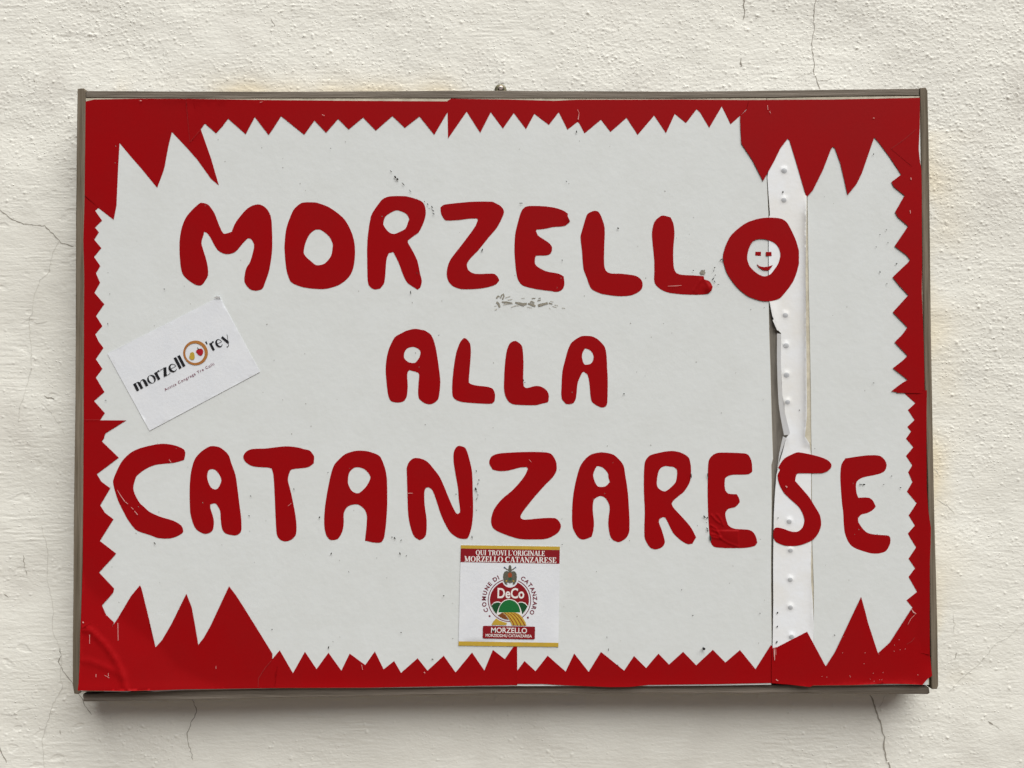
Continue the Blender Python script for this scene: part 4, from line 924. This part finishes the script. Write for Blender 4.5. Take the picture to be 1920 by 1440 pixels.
def arcp(cx, cy, rx, ry, a0, a1, n=10):
    return [(cx + rx * math.cos(math.radians(a0 + (a1 - a0) * i / n)), cy + ry * math.sin(math.radians(a0 + (a1 - a0) * i / n))) for i in range(n + 1)]
K, TN = 0.20, 0.075
def serif(x, y, w=0.34, h=0.06):
    return [(x - w / 2, y), (x + w / 2, y), (x + w / 2, y + h), (x - w / 2, y + h)]
def bar_(x0, y0, x1, y1):
    return [(x0, y0), (x1, y0), (x1, y1), (x0, y1)]
def ring_(cx, cy, rx, ry, kx, ky):
    return ('ring', ell(cx, cy, rx, ry, 24), ell(cx, cy, rx - kx, ry - ky, 24))
def SER(ch):
    """bold roman capitals, unit cap height, y up: (solids, holes, width)"""
    if ch == 'I': return [bar_(.10, 0, .30, 1), serif(.20, 0), serif(.20, .94)], [], .40
    if ch == 'L': return [bar_(.08, 0, .28, 1), serif(.18, .94), bar_(.02, 0, .62, .07), [(.62, 0), (.66, .28), (.60, .28), (.50, .05)]], [], .68
    if ch == 'T': return [bar_(.28, 0, .48, 1), serif(.38, 0), bar_(.03, .93, .73, 1), [(.03, 1), (.03, .72), (.09, .72), (.15, .95)], [(.73, 1), (.73, .72), (.67, .72), (.61, .95)]], [], .76
    if ch == 'E': return [bar_(.08, 0, .28, 1), serif(.15, 0, .26), serif(.15, .94, .26), bar_(.1, .93, .60, 1), bar_(.1, 0, .64, .07), bar_(.2, .47, .46, .54), [(.60, 1), (.60, .74), (.54, .74), (.46, .95)], [(.64, 0), (.66, .28), (.60, .28), (.50, .05)], [(.46, .36), (.46, .66), (.41, .66), (.41, .36)]], [], .70
    if ch == 'O' or ch == 'Q':
        s = [ell(.42, .5, .42, .52, 28)]
        h = [ell(.42, .5, .21, .45, 24)]
        return s + ([ribbon([(.40, .02), (.55, -.12), (.78, -.24)], [.16, .16, .05])] if ch == 'Q' else []), h, .86
    if ch == 'C' or ch == 'G':
        return [ribbon(arcp(.42, .5, .33, .47, 40, 330, 22), [TN, .08, .09, .10, .12, .14, .16, .18, .2, .2, .2, .2, .2, .2, .18, .16, .14, .12, .10, .09, .08, .08, TN]), bar_(.66, .66, .72, 1.0)] + ([bar_(.58, .03, .76, .42), serif(.67, .38, .34)] if ch == 'G' else []), [], .80
    if ch == 'U': return [bar_(.10, .3, .30, 1), serif(.20, .94), bar_(.62, .3, .70, 1), serif(.66, .94, .26), ribbon(arcp(.43, .32, .23, .29, 180, 360, 12), [K, K, .19, .17, .15, .13, .1, .09, .08, .08, .08, .08, .08])], [], .82
    if ch == 'V': return [ribbon([(.15, 1), (.42, 0)], K), ribbon([(.66, 1), (.43, .02)], TN), serif(.15, .94), serif(.66, .94, .26)], [], .80
    if ch == 'A': return [ribbon([(.40, 1), (.66, 0)], K), ribbon([(.38, 1), (.12, 0)], TN), bar_(.22, .30, .56, .37), serif(.12, 0, .26), serif(.66, 0)], [], .80
    if ch == 'N': return [bar_(.12, 0, .20, 1), ribbon([(.12, 1), (.70, 0)], K), bar_(.66, 0, .74, 1), serif(.16, 0, .26), serif(.70, .94, .26), serif(.12, .94, .22)], [], .84
    if ch == 'M': return [bar_(.13, 0, .20, 1), ribbon([(.16, 1), (.46, .05)], K), ribbon([(.78, 1), (.47, .05)], TN), bar_(.72, 0, .92, 1), serif(.16, 0, .28), serif(.82, 0), serif(.14, .94, .26), serif(.86, .94, .28)], [], 1.02
    if ch == 'Z': return [bar_(.06, .93, .62, 1), bar_(.04, 0, .64, .07), ribbon([(.54, 1), (.14, 0)], K), [(.06, 1), (.06, .74), (.12, .74), (.18, .95)], [(.64, 0), (.66, .28), (.60, .28), (.52, .05)]], [], .70
    if ch == 'R': return [bar_(.10, 0, .30, 1), serif(.20, 0), serif(.17, .94, .28), ribbon([(.2, .96), (.42, .96), (.56, .88), (.60, .74), (.55, .59), (.42, .50), (.2, .50)], [TN, .09, .17, .21, .17, .09, TN]), ribbon([(.42, .52), (.56, .25), (.72, .02)], [.15, .19, .2]), serif(.74, 0, .22)], [], .84
    if ch == 'S': return [ribbon([(.54, .80), (.46, .93), (.33, .97), (.18, .90), (.14, .75), (.24, .60), (.42, .46), (.52, .32), (.48, .12), (.33, .03), (.17, .07), (.09, .22)], [.06, .07, .09, .14, .18, .2, .2, .18, .14, .09, .07, .06]), bar_(.53, .70, .58, .98), bar_(.06, .02, .11, .30)], [], .66
    if ch == "'": return [[(.08, 1.02), (.24, 1.02), (.18, .72), (.12, .72)]], [], .30
    return [], [], .34

def put_outline_text(chars, glyph, p0, p1, cap, off, m, parent, name='lettering'):
    """lettering from own outlines, fitted between p0 and p1 on its base line"""
    p0, p1 = Vector(p0), Vector(p1)
    tot = sum(glyph(c)[2] for c in chars)
    d = p1 - p0; L = d.length; d.normalize(); upv = Vector((d.y, -d.x))
    sx = L / tot
    acc = 0.0
    vs, fs = [], []
    for ch in chars:
        so, ho, w_ = glyph(ch)
        if so:
            def tr(poly): return [tuple(p0 + d * (acc + x) * sx + upv * y * cap) for x, y in poly]
            V, T = cdt([tr(s) for s in so], [tr(h) for h in ho])
            b_ = len(vs)
            vs += [P(x, y, off) for x, y in V]
            fs += [tuple(b_ + i for i in t) for t in T]
        acc += w_
    return mesh_obj(name, vs, fs, m, parent)

# ------------------------------------------------------------------ the tilted sticker
st1 = empty('sticker', P(344, 682, 0.001))
tag(st1, 'tilted white sticker with black lowercase lettering and an orange ring holding two fruits', 'sticker')
QA = [(201.3, 663.3), (411.7, 556.7), (413.2, 559), (487.5, 697.5), (280.4, 807.7)]
sheet('paper', [QA], STICKW, st1, off=0.0009, thick=0.0004, relief=lambda u, v: 0.00005 * math.sin(u * .11) * math.sin(v * .09) + 0.0003 * math.exp(-((u - 288) ** 2 + (v - 692) ** 2) / 40), step=7)
sheet('folded_corner', [[(400.5, 557.8), (407, 555.2), (412.3, 556.5), (413.5, 559.5), (404, 559.3)]], STRIPW, st1, off=0.0022, thick=0.0008, relief=lambda u, v: 0.0003 * (560 - v), step=3)
k_, t_ = 0.30, 0.055
def LOW(ch):
    """high contrast lowercase, x-height 1, y up"""
    if ch == 'm':
        def arch(x): return ribbon([(x + .14, .72), (x + .26, .92), (x + .44, .97), (x + .56, .88), (x + .60, .70)], [.04, .06, .09, .2, k_])
        return [bar_(.0, 0, k_, 1), bar_(.60 - .15 + .02, 0, .60 + .17, .72), bar_(1.06 + .02, 0, 1.38, .72), arch(0.02), arch(0.62)], [], 1.50
    if ch == 'o': return [ell(.46, .49, .46, .53, 30)], [ell(.45, .49, .24, .485, 26)], 1.0
    if ch == 'r': return [bar_(0, 0, k_, 1), ribbon([(.18, .70), (.32, .90), (.48, .98), (.62, .95)], [.05, .10, .16, .20])], [], .70
    if ch == 'z': return [bar_(.02, .95, .72, 1.0), bar_(.0, 0, .78, .05), ribbon([(.58, 1), (.18, 0)], [.33, .33]), [(.02, 1), (.02, .86), (.05, .86), (.10, .97)], [(.78, 0), (.80, .18), (.77, .18), (.70, .03)]], [], .86
    if ch == 'e': return [ribbon(arcp(.46, .49, .35, .47, -38, -360, 24)[::-1], [.05, .06, .07, .09, .12, .15, .18, .21, .24, .26, .27, .27, .26, .24, .2, .17, .14, .11, .09, .08, .07, .06, .06, .05, .05][::-1]), ribbon([(.14, .50), (.84, .50)], .055)], [], .98
    if ch == 'l': return [bar_(0, 0, k_, 1.50)], [], .44
    if ch == "'": return [[(.04, 1.42), (.26, 1.42), (.20, 1.02), (.12, 1.02)]], [], .40
    if ch == 'y': return [ribbon([(.12, 1), (.52, 0)], k_), ribbon([(.86, 1), (.52, .02), (.40, -.30), (.22, -.40), (.10, -.34)], [.055, .06, .07, .09, .14])], [], .92
    return [], [], .3
put_outline_text('morzell', LOW, (256.5, 733.8), (350.0, 684.6), 15.3, 0.00155, BLACKINK, st1)
put_outline_text("'rey", LOW, (393.8, 660.9 - .3), (433.5, 639.9), 15.3, 0.00155, BLACKINK, st1)
sheet('ring', [ell(366.6, 661.6, 23.1, 23.1, 48)], ORANGE, st1, off=0.00158, thick=0.0001, holes=[ell(365.6, 662, 18.3, 18.3, 48)])
sheet('pear', [soft([(360.4, 660.2), (363.5, 661.5), (364.8, 666), (365, 671), (363, 674), (359.5, 674.6), (356, 672.5), (354.8, 669), (356.2, 665), (356.8, 662)], 70)], YELLOW, st1, off=0.00158, thick=0.0001)
pep = sheet('pepper', [soft([(371, 655), (374, 654.2), (377.5, 653.6), (380.2, 656), (381, 660), (379.5, 664.5), (376.5, 666.8), (373, 666), (369.5, 662.5), (367.3, 659), (368.8, 656.5)], 70)], FRUITR, st1, off=0.00158, thick=0.0001)
sheet('stalk', [ribbon([(370.2, 651), (371, 653.6), (373.5, 655.2)], [.8, 1.2, 2.4])], DGREEN, pep, off=0.00166, thick=0.0001)
put_text('Antica Congrega Tre Colli', (309.5, 733.2), (402.2, 683.9), 4.9, 0.00155, PLUM, st1, bold=0.006, space=1.25)

# ------------------------------------------------------------------ the square sticker with the crest
st2 = empty('sticker', P(955, 1117, 0.001))
tag(st2, 'square white sticker with yellow bars, red banner and a round crest emblem', 'sticker')
sheet('paper', [[(864.2, 1022.1), (1050, 1024.8), (1047, 1212.9), (859.6, 1210.6)]], STICKW, st2, off=0.0010, thick=0.0003, relief=gentle, step=20)
o1, o2, o3, o4 = 0.0012, 0.00132, 0.00144, 0.00156
sheet('yellow_bar', [[(864.2, 1022.1), (1050, 1024.8), (1049.6, 1031.2), (864.1, 1028.3)]], YELLOW, st2, off=o1, thick=0.0001)
sheet('yellow_bar', [[(859.8, 1202.5), (1047.2, 1205.3), (1047, 1212.9), (859.6, 1210.6)]], YELLOW, st2, off=o1, thick=0.0001)
sheet('red_banner', [[(864.1, 1028.5), (1049.6, 1031.4), (1049.1, 1057), (863.3, 1053.8)]], DRED, st2, off=o1, thick=0.0001)
put_outline_text("QUI TROVI L'ORIGINALE", SER, (892.0, 1040.8), (1022, 1042.6), 9.6, o2, WINK, st2)
put_outline_text("MORZELLO CATANZARESE", SER, (870.6, 1053.0), (1043.6, 1055.6), 10.4, o2, WINK, st2)
CC = (955.3, 1125.5)
# ring, interrupted at the top by the crest
def ringseg(r0, r1, a0, a1, n=64):
    a = arcp(CC[0], CC[1], r0, r0, a0, a1, n); b_ = arcp(CC[0], CC[1], r1, r1, a0, a1, n)
    return a + b_[::-1]
emb = sheet('emblem_ring', [ringseg(39.1, 40.6, -66, 252)], MAROON, st2, off=o1, thick=0.0001)
notch = ell(956.3, 1086.7, 15, 15, 40)
hillline = arcp(955, 1150, 22.6, 26.8, 180, 360, 24)
lh = arcp(930.5, 1145.0, 15.6, 17.0, 150, 330, 16); rh = arcp(979.0, 1146.0, 15.6, 17.0, 210, 390, 16)
sheet('emblem_field', [ringseg(36.6, 0.2, 160, 380)], DRED, st2, off=o1, thick=0.0001, holes=[notch])
def in_disc(poly, r=36.6):
    out = []
    for x, y in poly:
        dx, dy = x - CC[0], y - CC[1]
        d = math.hypot(dx, dy)
        out.append((CC[0] + dx * min(1, r / d), CC[1] + dy * min(1, r / d)) if d > 0 else (x, y))
    return out
lw = in_disc([(919, 1140), (921.5, 1134), (926, 1129.5), (931.5, 1127.7), (936, 1128), (941, 1131), (936, 1140), (933, 1152), (930, 1154.5), (924, 1148)])
rw = in_disc([(970, 1131), (974, 1128.6), (979.5, 1128.2), (985, 1130.5), (989.5, 1135.5), (991.5, 1139.5), (987, 1148), (979, 1156), (977, 1150), (975, 1140)])
sheet('emblem_white', [lw], WINK, st2, off=o2, thick=0.0001); sheet('emblem_white', [rw], WINK, st2, off=o2, thick=0.0001)
sheet('emblem_white', [hillline + [(978, 1152), (974, 1160), (940, 1156), (932, 1152)]], WINK, st2, off=o3, thick=0.0001)
sheet('hill', [in_disc([(920.5, 1136.4), (925, 1131.6), (931, 1129.6), (935, 1129.7), (939.5, 1131.2), (935.5, 1138), (933, 1145), (931.4, 1150.5), (929.8, 1151.6), (925, 1146)], 35.6)], DGREEN, st2, off=o3, thick=0.0001)
sheet('hill', [in_disc([(971.3, 1131.2), (975, 1129.8), (979, 1129.7), (985, 1132.5), (989.5, 1137.5), (986.5, 1144), (979.3, 1152), (978, 1146), (975, 1138)], 35.6)], DGREEN, st2, off=o3, thick=0.0001)
sheet('hill', [arcp(955, 1148.2, 20.3, 23.5, 180, 360, 24)], GREEN, st2, off=o4, thick=0.0001)
o5, o6 = 0.00168, 0.0018
sheet('ribbon_back', [soft([(933.3, 1154), (941.5, 1148.8), (948, 1154), (953.5, 1161.8), (944, 1160)], 40)], BROWNI, st2, off=o5, thick=0.0001)
rib = sheet('ribbon_band', [[(921.5, 1171.8), (925.5, 1164.5), (930.5, 1159.6), (936.5, 1163.5), (944, 1166.3), (950.7, 1167.6), (949.2, 1172)], soft([(941.5, 1148.6), (955, 1148.4), (967.5, 1148.8), (974, 1152), (980.5, 1159), (985, 1166.5), (987.3, 1173), (960.2, 1172.6), (957.5, 1166), (952.5, 1158), (946.5, 1151.6)], 35)], YELLOW, st2, off=o6, thick=0.0001)
o7 = 0.00192
for k in range(4):
    x = 945.6 + k * 6.0
    sheet('stripe', [ribbon([(x, 1148.9), (x + 6.0 + k * .3, 1153), (x + 11.6 + k * .4, 1159.8), (x + 16.2 + k * .5, 1167.5), (x + 18.4 + k * .6, 1172.6)], [.7, 1.1, 1.3, 1.4, 1.5])], DRED, rib, off=o7, thick=0.0001)
put_text('DeCo', (932.8, 1121.0), (982.8, 1121.6), 18.0, o2, WINK, st2, bold=0.022)
arc_text('COMUNE DI', CC, 44.2, 209, 114, 7.4, o1, MAROON, st2, bold=0.03, wid=1.0)
arc_text('CATANZARO', CC, 44.2, 63, -34, 7.4, o1, MAROON, st2, bold=0.03, wid=1.0)
sheet('dot', [ell(918, 1155.2, 1.9, 1.9, 14)], MAROON, st2, off=o1, thick=0.0001)
sheet('dot', [ell(989.8, 1158, 1.9, 1.9, 14)], MAROON, st2, off=o1, thick=0.0001)
def rrect(c, r=2.4, n=5):
    out = []
    for i in range(4):
        p, a, b_ = Vector(c[i]), Vector(c[i - 1]), Vector(c[(i + 1) % 4])
        da, db = (a - p).normalized(), (b_ - p).normalized()
        for k in range(n + 1):
            t = k / n
            out.append(tuple((p + da * r) * (1 - t) ** 2 + p * 2 * t * (1 - t) + (p + db * r) * t ** 2))
    return out
sheet('name_plate', [rrect([(905.6, 1173.3), (1003.3, 1175), (1002.8, 1198.7), (905, 1196.9)])], DRED, st2, off=o7, thick=0.0001)
o8 = 0.00204
put_text('MORZELLO', (920.8, 1186.2), (988.0, 1187.4), 9.6, o8, WINK, st2, bold=0.014)
put_text('MORZEDDHU CATANZARISA', (910.6, 1193.8), (997.2, 1195.4), 5.2, o8, WINK, st2, bold=0.014)
# the coat of arms: crowned eagle with shield and scroll ends
lwg = [(955, 1074), (951, 1070.6), (946.5, 1071.5), (943.8, 1076), (943.2, 1083), (944.3, 1090), (947.5, 1095.5), (951.5, 1096.6), (950, 1092), (953, 1093), (955, 1091)]
rwg = [(2 * 956.2 - x, y) for x, y in lwg]
sheet('coat_of_arms', [lwg, rwg, [(953, 1070), (953.6, 1062.5), (955.6, 1059.2), (956.8, 1059.2), (958.8, 1062.5), (959.4, 1070), (958, 1092), (956.2, 1094.6), (954.2, 1092)],
      ribbon([(954, 1069), (950.5, 1067.6), (947, 1064.6)], [1.6, 1.8, 1.4]), ribbon([(958.4, 1069), (961.9, 1067.6), (965.4, 1064.6)], [1.6, 1.8, 1.4])], STONE, st2, off=o3, thick=0.0001)
sheet('scroll_end', [ribbon([(944.8, 1063.2), (947.2, 1065)], [2.4, 1.6])], BLUEI, st2, off=o4, thick=0.0001)
sheet('scroll_end', [ribbon([(967.6, 1063.2), (965.2, 1065)], [2.4, 1.6])], BLUEI, st2, off=o4, thick=0.0001)
sheet('shield', [ell(956.2, 1078.4, 4.0, 4.8, 16)], mat('shield_orange_ink', (0.30, 0.06, 0.02), 0.5), st2, off=o4, thick=0.0001)
sheet('shield', [ell(956.4, 1085.4, 3.2, 3.0, 14)], mat('shield_green_ink', (0.02, 0.10, 0.06), 0.5), st2, off=o4, thick=0.0001)
sheet('claw', [ell(949.6, 1089.4, 1.6, 1.3, 10)], YELLOW, st2, off=o4, thick=0.0001)
sheet('claw', [ell(962.8, 1089.4, 1.6, 1.3, 10)], YELLOW, st2, off=o4, thick=0.0001)
